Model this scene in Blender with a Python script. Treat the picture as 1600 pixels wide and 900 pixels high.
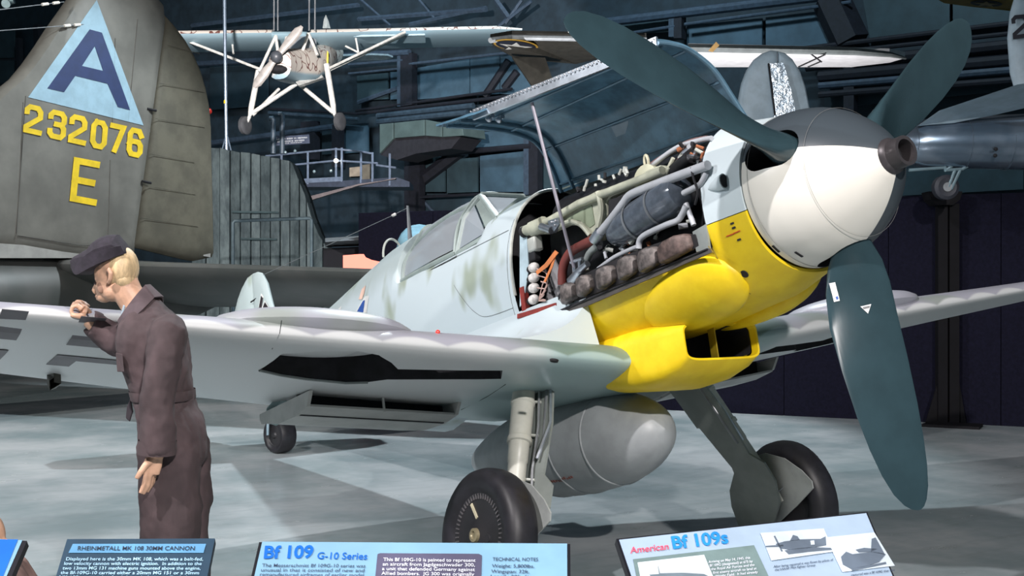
import bpy, math, random
import numpy as np
from mathutils import Vector, Matrix
from mathutils.bvhtree import BVHTree

for _o in list(bpy.data.objects):
    bpy.data.objects.remove(_o)
SC = bpy.context.scene
COL = SC.collection
random.seed(7)
rad = math.radians

# ------------------------------------------------------------------ camera
CAM = np.array([3.79, -4.05, 1.58])
YAW, PIT, FPX = rad(58.23), rad(-.12), 1859.0
DV = np.array([-math.sin(YAW) * math.cos(PIT), math.cos(YAW) * math.cos(PIT), math.sin(PIT)])
RV = np.array([math.cos(YAW), math.sin(YAW), 0.0])
UV = np.cross(RV, DV)
_cd = bpy.data.cameras.new('camera')
_cd.sensor_width = 36.0
_cd.lens = FPX / 1600 * 36.0
_cd.clip_end = 300
CAMO = bpy.data.objects.new('camera', _cd)
COL.objects.link(CAMO)
_m = Matrix.Identity(4)
for i in range(3):
    _m[i][0], _m[i][1], _m[i][2], _m[i][3] = RV[i], UV[i], -DV[i], CAM[i]
CAMO.matrix_world = _m
SC.camera = CAMO

# ------------------------------------------------------------------ world, lights, exposure
VS = SC.view_settings
VS.view_transform = 'Standard'
VS.look = 'None'
VS.gamma = 1.0
VS.use_curve_mapping = False
VS.exposure = 0.0
W = bpy.data.worlds.new('hangar_air')
SC.world = W
W.use_nodes = True
_bg = W.node_tree.nodes['Background']
_bg.inputs['Color'].default_value = (0.30, 0.47, 0.58, 1)
_bg.inputs['Strength'].default_value = 0.25


def lamp(name, kind, loc, target, energy, color, size=.3, spot=None, blend=.25):
    d = bpy.data.lights.new(name, kind)
    d.energy = energy
    d.color = color
    if kind == 'SPOT':
        d.shadow_soft_size = size
        d.spot_size = rad(spot)
        d.spot_blend = blend
    elif kind == 'AREA':
        d.shape = 'DISK'
        d.size = size
    else:
        d.shadow_soft_size = size
    o = bpy.data.objects.new(name, d)
    COL.objects.link(o)
    o.location = loc
    v = Vector(target) - Vector(loc)
    o.rotation_euler = v.to_track_quat('-Z', 'Y').to_euler()
    return o


# museum spotlights hung high in front of the fighter
lamp('spotlight_key', 'SPOT', (9.2, -4.0, 6.9), (-1.0, -.8, .9), 5300, (1.0, .95, .93), .12, 62)
lamp('spotlight_wing', 'SPOT', (1.5, -9.0, 9.5), (-2.2, -2.4, 1.0), 5200, (1.0, .95, .96), .12, 58)
lamp('spotlight_side', 'SPOT', (-7.0, -12.5, 8.5), (-4.5, -1.0, .4), 3500, (.95, .97, 1.0), .15, 66)
lamp('spotlight_bomber', 'SPOT', (-3.5, -15.0, 9.5), (-13.0, -5.5, 2.8), 6500, (1.0, .96, .90), .2, 60)
lamp('spotlight_floor', 'SPOT', (-8.0, 4.5, 10.0), (-8.0, -.5, 0), 4500, (.85, .95, 1.0), .2, 80)
lamp('spotlight_hung_aircraft', 'SPOT', (-9.0, -1.0, 7.0), tuple(CAM + (DV + RV * (500 - 800) / FPX + UV * (450 - 90) / FPX) * 34.5), 38000, (1.0, .94, .92), .2, 34)
# uplights: the pale wing's lamp, and one added to brighten the olive wing
for _px, _d0, _py, _d1, _e in ((1190, 16.5, 92, 18.8, 1500), (850, 19.5, 80, 22.3, 900)):
    _p = CAM + (DV + RV * (_px - 800) / FPX + UV * (450 - 430) / FPX) * _d0
    _q = CAM + (DV + RV * (_px - 800) / FPX + UV * (450 - _py) / FPX) * _d1
    lamp('uplight', 'SPOT', tuple(_p), tuple(_q), _e, (1.0, .97, .98), .1, 60)
# blue-white fill lamps, added under the roof to brighten the back wall
for _k, (_px, _dp) in enumerate(((350, 40), (800, 34), (1250, 28))):
    _p = CAM + (DV + RV * (_px - 800) / FPX) * _dp
    _q = CAM + (DV + RV * (_px - 800) / FPX) * (_dp + 14)
    lamp('roof_fill', 'SPOT', (_p[0], _p[1], 17.0), (_q[0], _q[1], 6.0), 3800, (.66, .88, 1.0), .6, 120, .8)

# ------------------------------------------------------------------ pixel -> place helpers (1600x900 frame)
def ray(px, py):
    return DV + RV * (px - 800) / FPX + UV * (450 - py) / FPX


def at(px, py, depth):
    return CAM + ray(px, py) * depth


def hit(px, py, n, p0):
    v = ray(px, py)
    n = np.array(n, float)
    t = ((np.array(p0, float) - CAM) @ n) / (v @ n)
    return CAM + t * v


def ground(px, py, z=0.0):
    return hit(px, py, (0, 0, 1), (0, 0, z))


# fighter frame: x forward from propeller centre, y port, z up
TH, HP = rad(12.8), 2.058
RA = np.array([[math.cos(TH), 0, -math.sin(TH)], [0, 1, 0], [math.sin(TH), 0, math.cos(TH)]])


def w2l(w):
    return RA.T @ (np.array(w) - [0, 0, HP])


def l2w(l):
    return RA @ np.array(l, float) + [0, 0, HP]


def hl(px, py, axis, val):
    return w2l(hit(px, py, RA[:, axis], l2w([val if i == axis else 0 for i in range(3)])))


def hlp(px, py, nl, p0):
    return w2l(hit(px, py, RA @ np.array(nl, float), l2w(p0)))


# ------------------------------------------------------------------ mesh helpers
class G:
    def __init__(s):
        s.V, s.F, s.M = [], [], []

    def add(s, V, F, m=0):
        b = len(s.V)
        s.V += [tuple(map(float, v)) for v in V]
        s.F += [tuple(i + b for i in f) for f in F]
        s.M += [m] * len(F)
        return s

    def box(s, c, size, ax=None, m=0):
        c = np.array(c, float)
        ax = np.eye(3) if ax is None else np.array(ax, float)
        V = []
        for k in range(8):
            sg = np.array([(k & 1) * 2 - 1, (k >> 1 & 1) * 2 - 1, (k >> 2 & 1) * 2 - 1]) * .5
            V.append(c + sum(ax[i] * sg[i] * size[i] for i in range(3)))
        return s.add(V, [(0, 2, 3, 1), (4, 5, 7, 6), (0, 1, 5, 4), (2, 6, 7, 3), (0, 4, 6, 2), (1, 3, 7, 5)], m)

    def prism(s, poly, vec, m=0):
        n = len(poly)
        P = [np.array(p, float) for p in poly]
        vec = np.array(vec, float)
        V = P + [p + vec for p in P]
        F = [tuple(range(n))[::-1], tuple(range(n, 2 * n))]
        F += [(i, (i + 1) % n, n + (i + 1) % n, n + i) for i in range(n)]
        return s.add(V, F, m)

    def loft(s, rings, cap=True, closed=True, m=0):
        n = len(rings[0])
        V = [p for r in rings for p in r]
        F = []
        for i in range(len(rings) - 1):
            for j in range(n if closed else n - 1):
                k = (j + 1) % n
                F.append((i * n + j, i * n + k, (i + 1) * n + k, (i + 1) * n + j))
        if cap and closed:
            F.append(tuple(range(n))[::-1])
            F.append(tuple(range((len(rings) - 1) * n, len(rings) * n)))
        return s.add(V, F, m)

    def tube(s, path, r, n=10, cap=True, flat=1.0, up=None, m=0):
        P = [np.array(p, float) for p in path]
        rs = list(r) if hasattr(r, '__len__') else [r] * len(P)
        T = []
        for i in range(len(P)):
            t = P[min(i + 1, len(P) - 1)] - P[max(i - 1, 0)]
            T.append(t / (np.linalg.norm(t) + 1e-12))
        u = np.array(up if up is not None else ((0, 0, 1) if abs(T[0][2]) < .9 else (1, 0, 0)), float)
        rings = []
        for p, t, q in zip(P, T, rs):
            u = u - t * (u @ t)
            u /= np.linalg.norm(u) + 1e-12
            w = np.cross(t, u)
            rings.append([p + q * (math.cos(a) * w + flat * math.sin(a) * u) for a in np.linspace(0, 2 * math.pi, n, endpoint=False)])
        return s.loft(rings, cap, True, m)

    def lathe(s, prof, o, axis, n=24, cap=True, m=0):
        o, a = np.array(o, float), np.array(axis, float)
        a /= np.linalg.norm(a)
        u = np.cross(a, (0, 0, 1) if abs(a[2]) < .9 else (1, 0, 0))
        u /= np.linalg.norm(u)
        w = np.cross(a, u)
        rings = [[o + a * x + r * (math.cos(t) * u + math.sin(t) * w) for t in np.linspace(0, 2 * math.pi, n, endpoint=False)] for x, r in prof]
        return s.loft(rings, cap, True, m)

    def ball(s, c, r, n=12, k=8, m=0):
        c = np.array(c, float)
        r = np.array(r if hasattr(r, '__len__') else (r, r, r), float)
        rings = []
        for i in range(k + 1):
            t = -math.pi / 2 + math.pi * (i + .02) / (k + .04)
            rings.append([c + r * np.array([math.cos(t) * math.cos(a), math.cos(t) * math.sin(a), math.sin(t)]) for a in np.linspace(0, 2 * math.pi, n, endpoint=False)])
        return s.loft(rings, True, True, m)

    def strip(s, A, B, th, m=0):
        """ribbon between polylines A and B thickened along its normal"""
        A = [np.array(p, float) for p in A]
        B = [np.array(p, float) for p in B]
        rings = []
        for i in range(len(A)):
            t = A[min(i + 1, len(A) - 1)] - A[max(i - 1, 0)]
            n = np.cross(t, B[i] - A[i])
            n = n / (np.linalg.norm(n) + 1e-12) * th
            rings.append([A[i], B[i], B[i] + n, A[i] + n])
        return s.loft(rings, True, True, m)


def fix(me):
    import bmesh
    b = bmesh.new()
    b.from_mesh(me)
    bmesh.ops.recalc_face_normals(b, faces=b.faces)
    b.to_mesh(me)
    b.free()


def obj(name, g, mats, parent=None, smooth=True, mtx=None, bevel=0, autos=40):
    me = bpy.data.meshes.new(name)
    me.from_pydata(g.V, [], g.F)
    if not isinstance(mats, (list, tuple)):
        mats = [mats]
    for m in mats:
        me.materials.append(m)
    if len(mats) > 1:
        me.polygons.foreach_set('material_index', g.M)
    fix(me)
    if smooth:
        me.polygons.foreach_set('use_smooth', [True] * len(me.polygons))
        me.set_sharp_from_angle(angle=rad(autos))
    me.update()
    o = bpy.data.objects.new(name, me)
    COL.objects.link(o)
    if parent:
        o.parent = parent
    if mtx is not None:
        o.matrix_local = mtx
    if bevel:
        md = o.modifiers.new('bevel', 'BEVEL')
        md.width = bevel
        md.segments = 2
        md.limit_method = 'ANGLE'
        md.angle_limit = rad(35)
    return o


def evalmesh(o):
    dg = bpy.context.evaluated_depsgraph_get()
    dg.update()
    return bpy.data.meshes.new_from_object(o.evaluated_get(dg), depsgraph=dg)


def bake(o, sharp=40):
    """apply an object's modifiers"""
    me = evalmesh(o)
    o.modifiers.clear()
    o.data = me
    me.polygons.foreach_set('use_smooth', [True] * len(me.polygons))
    if sharp:
        me.set_sharp_from_angle(angle=rad(sharp))
    return o


def cut(o, gs, inner):
    """carve shapes out of a solid; the carved faces take the inner material"""
    for g in gs:
        c = obj('cutter', g, inner, None, False)
        c.parent = o.parent
        c.matrix_local = o.matrix_local.copy()
        bpy.context.view_layer.update()
        md = o.modifiers.new('b', 'BOOLEAN')
        md.operation, md.solver, md.object = 'DIFFERENCE', 'EXACT', c
        md.material_mode = 'TRANSFER'
        md.use_hole_tolerant = True
        bake(o, 50)
        bpy.data.objects.remove(c)
    return o


def thing(name, label, cat, loc=(0, 0, 0), group=None):
    o = bpy.data.objects.new(name, None)
    o.empty_display_size = .1
    COL.objects.link(o)
    o.location = loc
    bpy.context.view_layer.update()
    return tag(o, label, cat, group)


def tag(o, label, cat, group=None):
    o['label'], o['category'] = label, cat
    if group:
        o['group'] = group
    return o


def struct(o, label=None):
    o['kind'] = 'structure'
    if label:
        o['label'] = label
    return o


# ------------------------------------------------------------------ materials
def lin(c):
    return tuple((v / 255 / 12.92 if v / 255 <= .04045 else ((v / 255 + .055) / 1.055) ** 2.4) for v in c) + (1.0,)


class NT:
    """tiny node-graph writer"""
    def __init__(s, name):
        s.m = bpy.data.materials.new(name)
        s.m.use_nodes = True
        s.t = s.m.node_tree
        s.b = s.t.nodes['Principled BSDF']
        s.co = s.t.nodes.new('ShaderNodeTexCoord').outputs['Object']

    def n(s, kind, **kw):
        x = s.t.nodes.new('ShaderNode' + kind)
        for k, v in kw.items():
            setattr(x, k, v)
        return x

    def put(s, sock, v):
        if isinstance(v, bpy.types.NodeSocket):
            s.t.links.new(v, sock)
        else:
            sock.default_value = v

    def math(s, op, a, b=0.0, c=0.0):
        x = s.n('Math', operation=op)
        s.put(x.inputs[0], a)
        s.put(x.inputs[1], b)
        s.put(x.inputs[2], c)
        return x.outputs[0]

    def sep(s):
        x = s.n('SeparateXYZ')
        s.t.links.new(s.co, x.inputs[0])
        return x.outputs

    def noise(s, scale=5, detail=3, rough=.5, stretch=None):
        x = s.n('TexNoise')
        x.inputs['Scale'].default_value = scale
        x.inputs['Detail'].default_value = detail
        x.inputs['Roughness'].default_value = rough
        v = s.co
        if stretch:
            mp = s.n('Mapping')
            mp.inputs['Scale'].default_value = stretch
            s.t.links.new(s.co, mp.inputs[0])
            v = mp.outputs[0]
        s.t.links.new(v, x.inputs['Vector'])
        return x.outputs[0]

    def step(s, v, lo, hi):
        x = s.n('MapRange', interpolation_type='SMOOTHSTEP')
        s.put(x.inputs['Value'], v)
        s.put(x.inputs['From Min'], lo)
        s.put(x.inputs['From Max'], hi)
        return x.outputs[0]

    def mix(s, f, a, b):
        x = s.n('Mix', data_type='RGBA')
        s.put(x.inputs[0], f)
        s.put(x.inputs[6], a if isinstance(a, bpy.types.NodeSocket) else lin(a))
        s.put(x.inputs[7], b if isinstance(b, bpy.types.NodeSocket) else lin(b))
        return x.outputs[2]

    def out(s, col, rough=.5, metal=0.0, bump=None, bstr=.1, spec=.5, coat=0):
        s.put(s.b.inputs['Base Color'], col if isinstance(col, bpy.types.NodeSocket) else lin(col))
        s.put(s.b.inputs['Roughness'], rough)
        s.b.inputs['Metallic'].default_value = metal
        s.b.inputs['Specular IOR Level'].default_value = spec
        s.b.inputs['Coat Weight'].default_value = coat
        if bump is not None:
            x = s.n('Bump')
            x.inputs['Strength'].default_value = bstr
            x.inputs['Distance'].default_value = .02
            s.put(x.inputs['Height'], bump)
            s.t.links.new(x.outputs[0], s.b.inputs['Normal'])
        return s.m


_MC = {}


def mat(name, c, rough=.5, metal=0.0, var=.08, scale=6, bstr=.0, spec=.5, coat=0, stretch=None):
    if name in _MC:
        return _MC[name]
    t = NT(name)
    f = t.noise(scale, 4, .6, stretch)
    lo = tuple(max(0, v * (1 - var)) for v in c)
    hi = tuple(min(255, v * (1 + var)) for v in c)
    col = t.mix(t.step(f, .3, .7), lo, hi)
    _MC[name] = t.out(col, rough, metal, f if bstr else None, bstr, spec, coat)
    return _MC[name]


def glass_mat(name, tint=(200, 215, 220), refl=.18, rough=.08):
    m = bpy.data.materials.new(name)
    m.use_nodes = True
    t = m.node_tree
    t.nodes.remove(t.nodes['Principled BSDF'])
    tr, gl, mx = t.nodes.new('ShaderNodeBsdfTransparent'), t.nodes.new('ShaderNodeBsdfGlossy'), t.nodes.new('ShaderNodeMixShader')
    df, m2 = t.nodes.new('ShaderNodeBsdfDiffuse'), t.nodes.new('ShaderNodeMixShader')
    tr.inputs[0].default_value = lin(tint)
    gl.inputs['Roughness'].default_value = rough
    df.inputs[0].default_value = lin((205, 212, 218))
    mx.inputs[0].default_value = refl
    m2.inputs[0].default_value = .40
    t.links.new(tr.outputs[0], mx.inputs[1])
    t.links.new(gl.outputs[0], mx.inputs[2])
    t.links.new(mx.outputs[0], m2.inputs[1])
    t.links.new(df.outputs[0], m2.inputs[2])
    t.links.new(m2.outputs[0], t.nodes['Material Output'].inputs[0])
    return m


def emit(name, c, e):
    m = bpy.data.materials.new(name)
    m.use_nodes = True
    b = m.node_tree.nodes['Principled BSDF']
    b.inputs['Base Color'].default_value = lin(c)
    b.inputs['Emission Color'].default_value = lin(c)
    b.inputs['Emission Strength'].default_value = e
    return m


def decal_grid(px_poly, bvh, tol=.004, step=6):
    """triangle patch whose corners are pixel positions dropped onto a surface (bvh in world space)"""
    import mathutils.geometry as mg
    P = [Vector((p[0], p[1])) for p in px_poly]
    # densify edges
    E = []
    for i in range(len(P)):
        a, b = P[i], P[(i + 1) % len(P)]
        k = max(1, int((b - a).length / step))
        E += [a + (b - a) * j / k for j in range(k)]
    x0, x1 = min(p.x for p in E), max(p.x for p in E)
    y0, y1 = min(p.y for p in E), max(p.y for p in E)
    n = len(E)
    pts = list(E)

    def inside(q):
        c = False
        for i in range(n):
            a, b = E[i], E[(i + 1) % n]
            if (a.y > q.y) != (b.y > q.y) and q.x < (b.x - a.x) * (q.y - a.y) / (b.y - a.y) + a.x:
                c = not c
        return c
    gx = x0 + step * .5
    while gx < x1:
        gy = y0 + step * .5
        while gy < y1:
            q = Vector((gx, gy))
            if inside(q) and min((q - e).length for e in E) > step * .45:
                pts.append(q)
            gy += step
        gx += step
    r = mg.delaunay_2d_cdt(pts, [], [list(range(n))], 1, 1e-5)
    V = []
    for q in r[0]:
        v = Vector(ray(q.x, q.y)).normalized()
        h = bvh.ray_cast(Vector(CAM), v)
        if h[0] is None:
            return None
        nn = h[1] if h[1].dot(v) < 0 else -h[1]
        V.append(tuple(h[0] + nn * tol))
    g = G()
    g.add(V, [tuple(f) for f in r[2]])
    return g


def world_bvh(o):
    bpy.context.view_layer.update()
    me = evalmesh(o)
    V = [o.matrix_world @ v.co for v in me.vertices]
    F = [tuple(p.vertices) for p in me.polygons]
    return BVHTree.FromPolygons(V, F)


def child_world(o, parent):
    """parent an object whose mesh is in world space"""
    bpy.context.view_layer.update()
    o.parent = parent
    o.matrix_parent_inverse = Matrix.Identity(4)
    o.matrix_local = parent.matrix_world.inverted()
    return o




def spl(P, n=8):
    """Catmull-Rom through points"""
    P = [np.array(p, float) for p in P]
    out = []
    for i in range(len(P) - 1):
        a, b, c, d = P[max(i - 1, 0)], P[i], P[i + 1], P[min(i + 2, len(P) - 1)]
        for k in range(n):
            t = k / n
            out.append(.5 * ((2 * b) + (-a + c) * t + (2 * a - 5 * b + 4 * c - d) * t * t + (-a + 3 * b - 3 * c + d) * t ** 3))
    out.append(P[-1])
    return out

# ------------------------------------------------------------------ setting: floor, walls, roof
def floor_mat():
    t = NT('polished_concrete')
    a = t.noise(.55, 5, .6)
    b = t.noise(9, 6, .65, (1, .25, 1))
    c = t.mix(t.step(a, .35, .68), (132, 146, 149), (182, 186, 188))
    c = t.mix(t.math('MULTIPLY', t.step(b, .45, .75), .35), c, (112, 120, 120))
    r = t.math('ADD', t.math('MULTIPLY', b, .2), .14)
    return t.out(c, r, 0, b, .02, .45)


g = G()
g.box((-25, 10, -.1), (110, 110, .2))
struct(obj('floor', g, floor_mat(), None, False), 'polished grey concrete hangar floor')

# black partition behind the fighter
BA, BB = ground(1040, 640.7), ground(1600, 667)
BT = (BB - BA) / np.linalg.norm(BB - BA)
BN = np.array([-BT[1], BT[0], 0])
if BN @ DV < 0:
    BN = -BN
BK = mat('black_felt_panel', (20, 20, 33), .95, 0, .12, 30, 0, .1)
BA2 = BA - BT * 4.6
BLEN = 13.6
BH = 2.62
wb = obj('wall_partition', G().box(BA2 + BT * BLEN / 2 + BN * .12 + np.array([0, 0, BH / 2 - .02]), (BLEN, .1, BH - .04), (BT, BN, (0, 0, 1))), BK, None, False)
struct(wb, 'low black felt partition wall')
_k = 0
while _k * 1.22 < BLEN - .01:
    w_ = min(1.22, BLEN - _k * 1.22)
    o = obj('panel', G().box(BA2 + BT * (_k * 1.22 + w_ / 2) + BN * .035 + np.array([0, 0, BH / 2]), (w_ - .006, .07, BH), (BT, BN, (0, 0, 1))), BK, None, False, None, .004)
    o.parent = wb
    _k += 1

# far hangar wall: vanishing point of its horizontals lies far to the left
def wall_frame(px, depth, vp):
    p = at(px, 450, depth)
    p = np.array([p[0], p[1], 0])
    k = (vp - 800) / FPX
    t = RV * k + np.array([DV[0], DV[1], 0])
    t = t / np.linalg.norm(t)
    if t @ RV < 0:
        t = -t
    n = np.array([-t[1], t[0], 0])
    if n @ DV < 0:
        n = -n
    return p, t, n


WP, WT, WN = wall_frame(800, 48, -1700)


def wall(px, py, off=0.0):
    """point on the far wall (off metres in front of it)"""
    return hit(px, py, WN, WP - WN * off)


WALLC = mat('dark_blue_wall_sheet', (38, 52, 62), .7, 0, .12, 2.0)
g = G()
a, b = WP - WT * 60, WP + WT * 42
g.box((a + b) / 2 + WN * .25 + np.array([0, 0, 10]), (102, .3, 20), (WT, WN, (0, 0, 1)))
wf = struct(obj('wall_back', g, WALLC, None, False), 'dark blue steel sheet wall at the back of the hangar')
# roof
RC = mat('roof_deck', (30, 38, 46), .9, 0, .2, 3)
g = G()
e0, e1 = a + np.array([0, 0, 19.6]), b + np.array([0, 0, 19.6])
g.prism([e0, e1, e1 - WN * 75 + np.array([0, 0, 5]), e0 - WN * 75 + np.array([0, 0, 5])], (0, 0, .25))
rf = struct(obj('ceiling', g, RC, None, False), 'dark hangar roof deck')

# ------------------------------------------------------------------ the fighter
BASE = np.array([-1.3, 0, 0])
FG = thing('fighter_aircraft', 'grey fighter aircraft with yellow lower cowling and raised engine cover', 'aircraft', BASE)
MA = Matrix.Identity(4)
for i in range(3):
    for j in range(3):
        MA[i][j] = RA[i][j]
MA = Matrix.Translation(Vector((-BASE[0], 0, HP))) @ MA
MW = Matrix.Translation(-Vector(BASE))


def part(name, g, m, parent=None, **k):
    """fighter part in fighter coordinates"""
    return obj(name, g, m, parent or FG, mtx=(MA if parent is None else None), **k)


def wpart(name, g, m, parent=None, **k):
    """fighter part in world coordinates"""
    return obj(name, g, m, parent or FG, mtx=(MW if parent is None else None), **k)


# --- paints
def fuselage_mat():
    t = NT('mottled_grey_paint')
    x, y, z = t.sep()
    n1 = t.noise(3.6, 2, .45, (1, 1, .6))
    n2 = t.noise(1.7, 2, .5)
    c = t.mix(t.math('MULTIPLY', t.step(n1, .56, .70), .75), (196, 208, 212), (140, 150, 122))
    top = t.step(t.math('ADD', z, t.math('MULTIPLY', t.math('SUBTRACT', n2, .5), .5)), .36, .56)
    c = t.mix(t.math('MULTIPLY', top, .5), c, (150, 164, 160))
    return t.out(c, .42, 0, t.noise(40, 2), .015)


def wing_mat(side):
    t = NT('wing_paint')
    x, y, z = t.sep()
    ay = t.math('ABSOLUTE', y)
    h = t.math('ADD', t.math('SUBTRACT', z, t.math('MULTIPLY', ay, .11)), .63 if side < 0 else .56)
    wv = t.math('MULTIPLY', t.math('ABSOLUTE', t.math('SINE', t.math('MULTIPLY', y, 9.5))), .035)
    f = t.step(t.math('SUBTRACT', h, wv), -.008, .010)
    n = t.noise(2.2, 2, .5)
    up = t.mix(t.step(n, .5, .68), (158, 158, 168), (144, 150, 146))
    root = t.step(t.math('ADD', ay, t.math('MULTIPLY', n, .5)), .95, 1.3)
    up = t.mix(root, (112, 132, 122), up)
    lo = t.mix(root, (150, 172, 172), (196, 198, 198))
    return t.out(t.mix(f, lo, up), .4, 0, t.noise(30, 2), .015)


PF = fuselage_mat()
PWR, PWL = wing_mat(-1), wing_mat(1)


def yellow_mat():
    t = NT('yellow_cowl_paint')
    n = t.noise(9, 4, .6)
    return t.out(t.mix(t.step(n, .35, .7), (231, 196, 16), (240, 208, 30)), .45, 0, t.noise(22, 3), .06)


PY = yellow_mat()
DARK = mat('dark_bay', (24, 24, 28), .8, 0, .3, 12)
BLKP = mat('black_green_paint', (45, 64, 70), .2, 0, .05, 5)
STEEL = mat('grey_steel', (150, 152, 155), .35, .6, .1, 10)
ALU = mat('bare_aluminium', (190, 196, 204), .28, .9, .08, 10)
RUB = mat('tyre_rubber', (30, 29, 34), .5, 0, .2, 14, .03)
LGREY = mat('light_grey_paint', (178, 181, 174), .42, 0, .06, 8)
GGREEN = mat('grey_green_primer', (172, 174, 156), .45, 0, .08, 9)
REDB = mat('red_brown_primer', (128, 46, 40), .6, 0, .15, 15)
GREYP = mat('mid_grey_paint', (132, 138, 136), .5, 0, .08, 6)
WHITE = mat('white_cloth', (215, 210, 205), .8, 0, .12, 30, .1)

# --- body sections: x, top, bottom, half width
TB = np.array([(-.21, .37, -.375, .365), (-.45, .43, -.45, .375), (-1.0, .51, -.50, .395), (-1.6, .565, -.52, .40), (-2.15, .60, -.50, .40),
               (-2.5, .61, -.50, .40), (-3.2, .64, -.48, .39), (-3.75, .775, -.44, .375), (-4.14, .76, -.40, .36), (-4.6, .70, -.32, .335),
               (-5.1, .63, -.23, .30), (-5.7, .555, -.12, .25), (-6.4, .48, 0.0, .19), (-7.0, .43, .10, .13), (-7.9, .36, .22, .04)])


def sec(x):
    xs = TB[::-1, 0]
    return [np.interp(x, xs, TB[::-1, k]) for k in (1, 2, 3)]


def bp(x, t, grow=0.0):
    """point on the body at station x; t=0 top, pi/2 starboard, pi bottom"""
    T, B, h = sec(x)
    zc, hh = (T + B) / 2, (T - B) / 2
    s, c = math.sin(t), math.cos(t)
    e = .92
    return np.array([x, -(h + grow) * math.copysign(abs(s) ** e, s), zc + (hh + grow) * math.copysign(abs(c) ** e, c)])


def tz(x, z):
    """angle at which the starboard skin reaches height z"""
    lo, hi = 0.0, math.pi
    for _ in range(40):
        m = (lo + hi) / 2
        if bp(x, m)[2] > z:
            lo = m
        else:
            hi = m
    return lo


# rear fuselage with cockpit cut-out
xs = sorted(set(list(np.linspace(-2.15, -7.9, 60)) + [-2.56, -2.60, -3.70, -3.74]), reverse=True)
rings = []
for x in xs:
    r = []
    for t in np.linspace(0, 2 * math.pi, 56, endpoint=False):
        p = bp(x, t)
        if -3.72 < x < -2.57:
            p[2] = min(p[2], .365)
        r.append(p)
    rings.append(r)
g = G().loft(rings, False)
g.F.append(tuple(range((len(xs) - 1) * 56, len(xs) * 56)))
g.M.append(0)
FUS = part('fuselage', g, PF)
# dark bay behind the firewall hoop
rings = [[bp(x, t, -.018) for t in np.linspace(0, 2 * math.pi, 40, endpoint=False)] for x in (-2.16, -2.42)]
g = G().loft(rings, False)
g.F.append(tuple(range(40, 80)))
g.M.append(0)
part('firewall', g, DARK)
g = G().tube([bp(-2.15, t, -.004) for t in np.linspace(-1.75, 1.75, 40)], .010, 6)
part('firewall_hoop', g, LGREY)
# panel lines and access outlines on the side
g = G()
for pts in ([(812, 350), (806, 400), (805, 450), (808, 492)],):
    g.tube([bp(-2.17 - .003 * i, t, .001) for i, t in enumerate(np.linspace(.9, 2.0, 12))], .0016, 4)
g.tube([bp(x, tz(x, .345), .002) for x in np.linspace(-2.2, -3.0, 14)], .002, 4)
for x0, x1, z0, z1 in ((-2.75, -2.2, -.02, -.22),):
    pts = [(x0 - .1, .16), (x0 + .0, .05), (x0 + .12, -.06), (x0 + .25, -.115), (x1, -.125)]
    g.tube([bp(x, tz(x, z), .001) for x, z in spl([(p[0], p[1]) for p in pts], 5)], .0016, 4)
part('panel_seam', g, mat('seam_grey', (112, 118, 118), .8))

# nose cowl (grey, upper) and lower cowl (yellow)
UP = -.095


def shell(rows, th):
    """rows of points -> thin closed shell offset towards the axis"""
    gg = G()
    outr = [np.array(r) for r in rows]
    n = len(rows[0])
    inn = []
    for r in outr:
        q = r.copy()
        for k in range(n):
            c = np.array([0, q[k][2] * 0 + .02])
            v = q[k][1:] - c
            q[k][1:] = q[k][1:] - v / np.linalg.norm(v) * th
        inn.append(q)
    return gg.loft([list(o) + list(i[::-1]) for o, i in zip(outr, inn)], True)


rows = []
for x in np.linspace(-.215, -.47, 6):
    t0 = tz(x, UP)
    rows.append([bp(x, t) for t in np.linspace(-t0, t0, 44)])
NC = part('nose_cowl', shell(rows, .015), PF)
g = G()
vp_ = bp(-.35, tz(-.35, .065))
g.loft([[vp_ + np.array([-.07 + .12 * f, -.012 * f, 0]) + w * np.array([0, -math.cos(a) * .9, math.sin(a) * 1.25]) for a in np.linspace(0, 2 * math.pi, 14, endpoint=False)]
        for f, w in ((0, .006), (.3, .018), (.65, .027), (1.0, .030))], True)
part('cowl_vent', g, PF, NC)
part('vent_mouth', G().loft([[vp_ + np.array([.051 + e, -.012, 0]) + .025 * np.array([0, -math.cos(a) * .9, math.sin(a) * 1.25]) for a in np.linspace(0, 2 * math.pi, 14, endpoint=False)] for e in (0, .003)]), DARK, NC)

rows = []
for x, ze in [(x, UP - .004) for x in np.linspace(-.215, -.469, 6)] + [(x, np.interp(x, [-1.85, -.472], [-.255, -.205])) for x in np.linspace(-.472, -1.84, 24)]:
    t0 = tz(x, ze)
    rows.append([bp(x, t, .002) for t in np.linspace(t0, 2 * math.pi - t0, 60)])
LC = part('lower_cowl', shell(rows, .015), PY)
# small chin bulge on the starboard side
g = G()
cc = np.array([-.68, -.262, -.37])
ax0 = np.array([.96, -.06, .10])
ax0 /= np.linalg.norm(ax0)
nn = np.array([0, -.72, -.60])
nn -= ax0 * (nn @ ax0)
nn /= np.linalg.norm(nn)
ww = np.cross(ax0, nn)
rings = []
for f in np.linspace(-1, 1, 21):
    xx = f * (.52 if f < 0 else .27)
    sc = max(0.0, 1 - abs(f) ** 2.2) ** .5 + .01
    rings.append([cc + ax0 * xx + ww * math.cos(a) * .175 * sc + nn * (math.sin(a) * .085 * sc - .026) for a in np.linspace(0, 2 * math.pi, 20, endpoint=False)])
part('cowl_bulge', G().loft(rings), PY, LC)
part('cowl_bulge', G().loft([[q * np.array([1, -1, 1]) for q in r] for r in rings]), PY, LC)
# oil cooler scoop under the chin
rings = []
SCP = [(-.89, .245, -.475, -.668), (-.96, .25, -.45, -.715), (-1.1, .27, -.43, -.755), (-1.3, .285, -.42, -.765), (-1.55, .28, -.42, -.735), (-1.8, .25, -.42, -.66), (-1.98, .19, -.42, -.565)]


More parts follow.
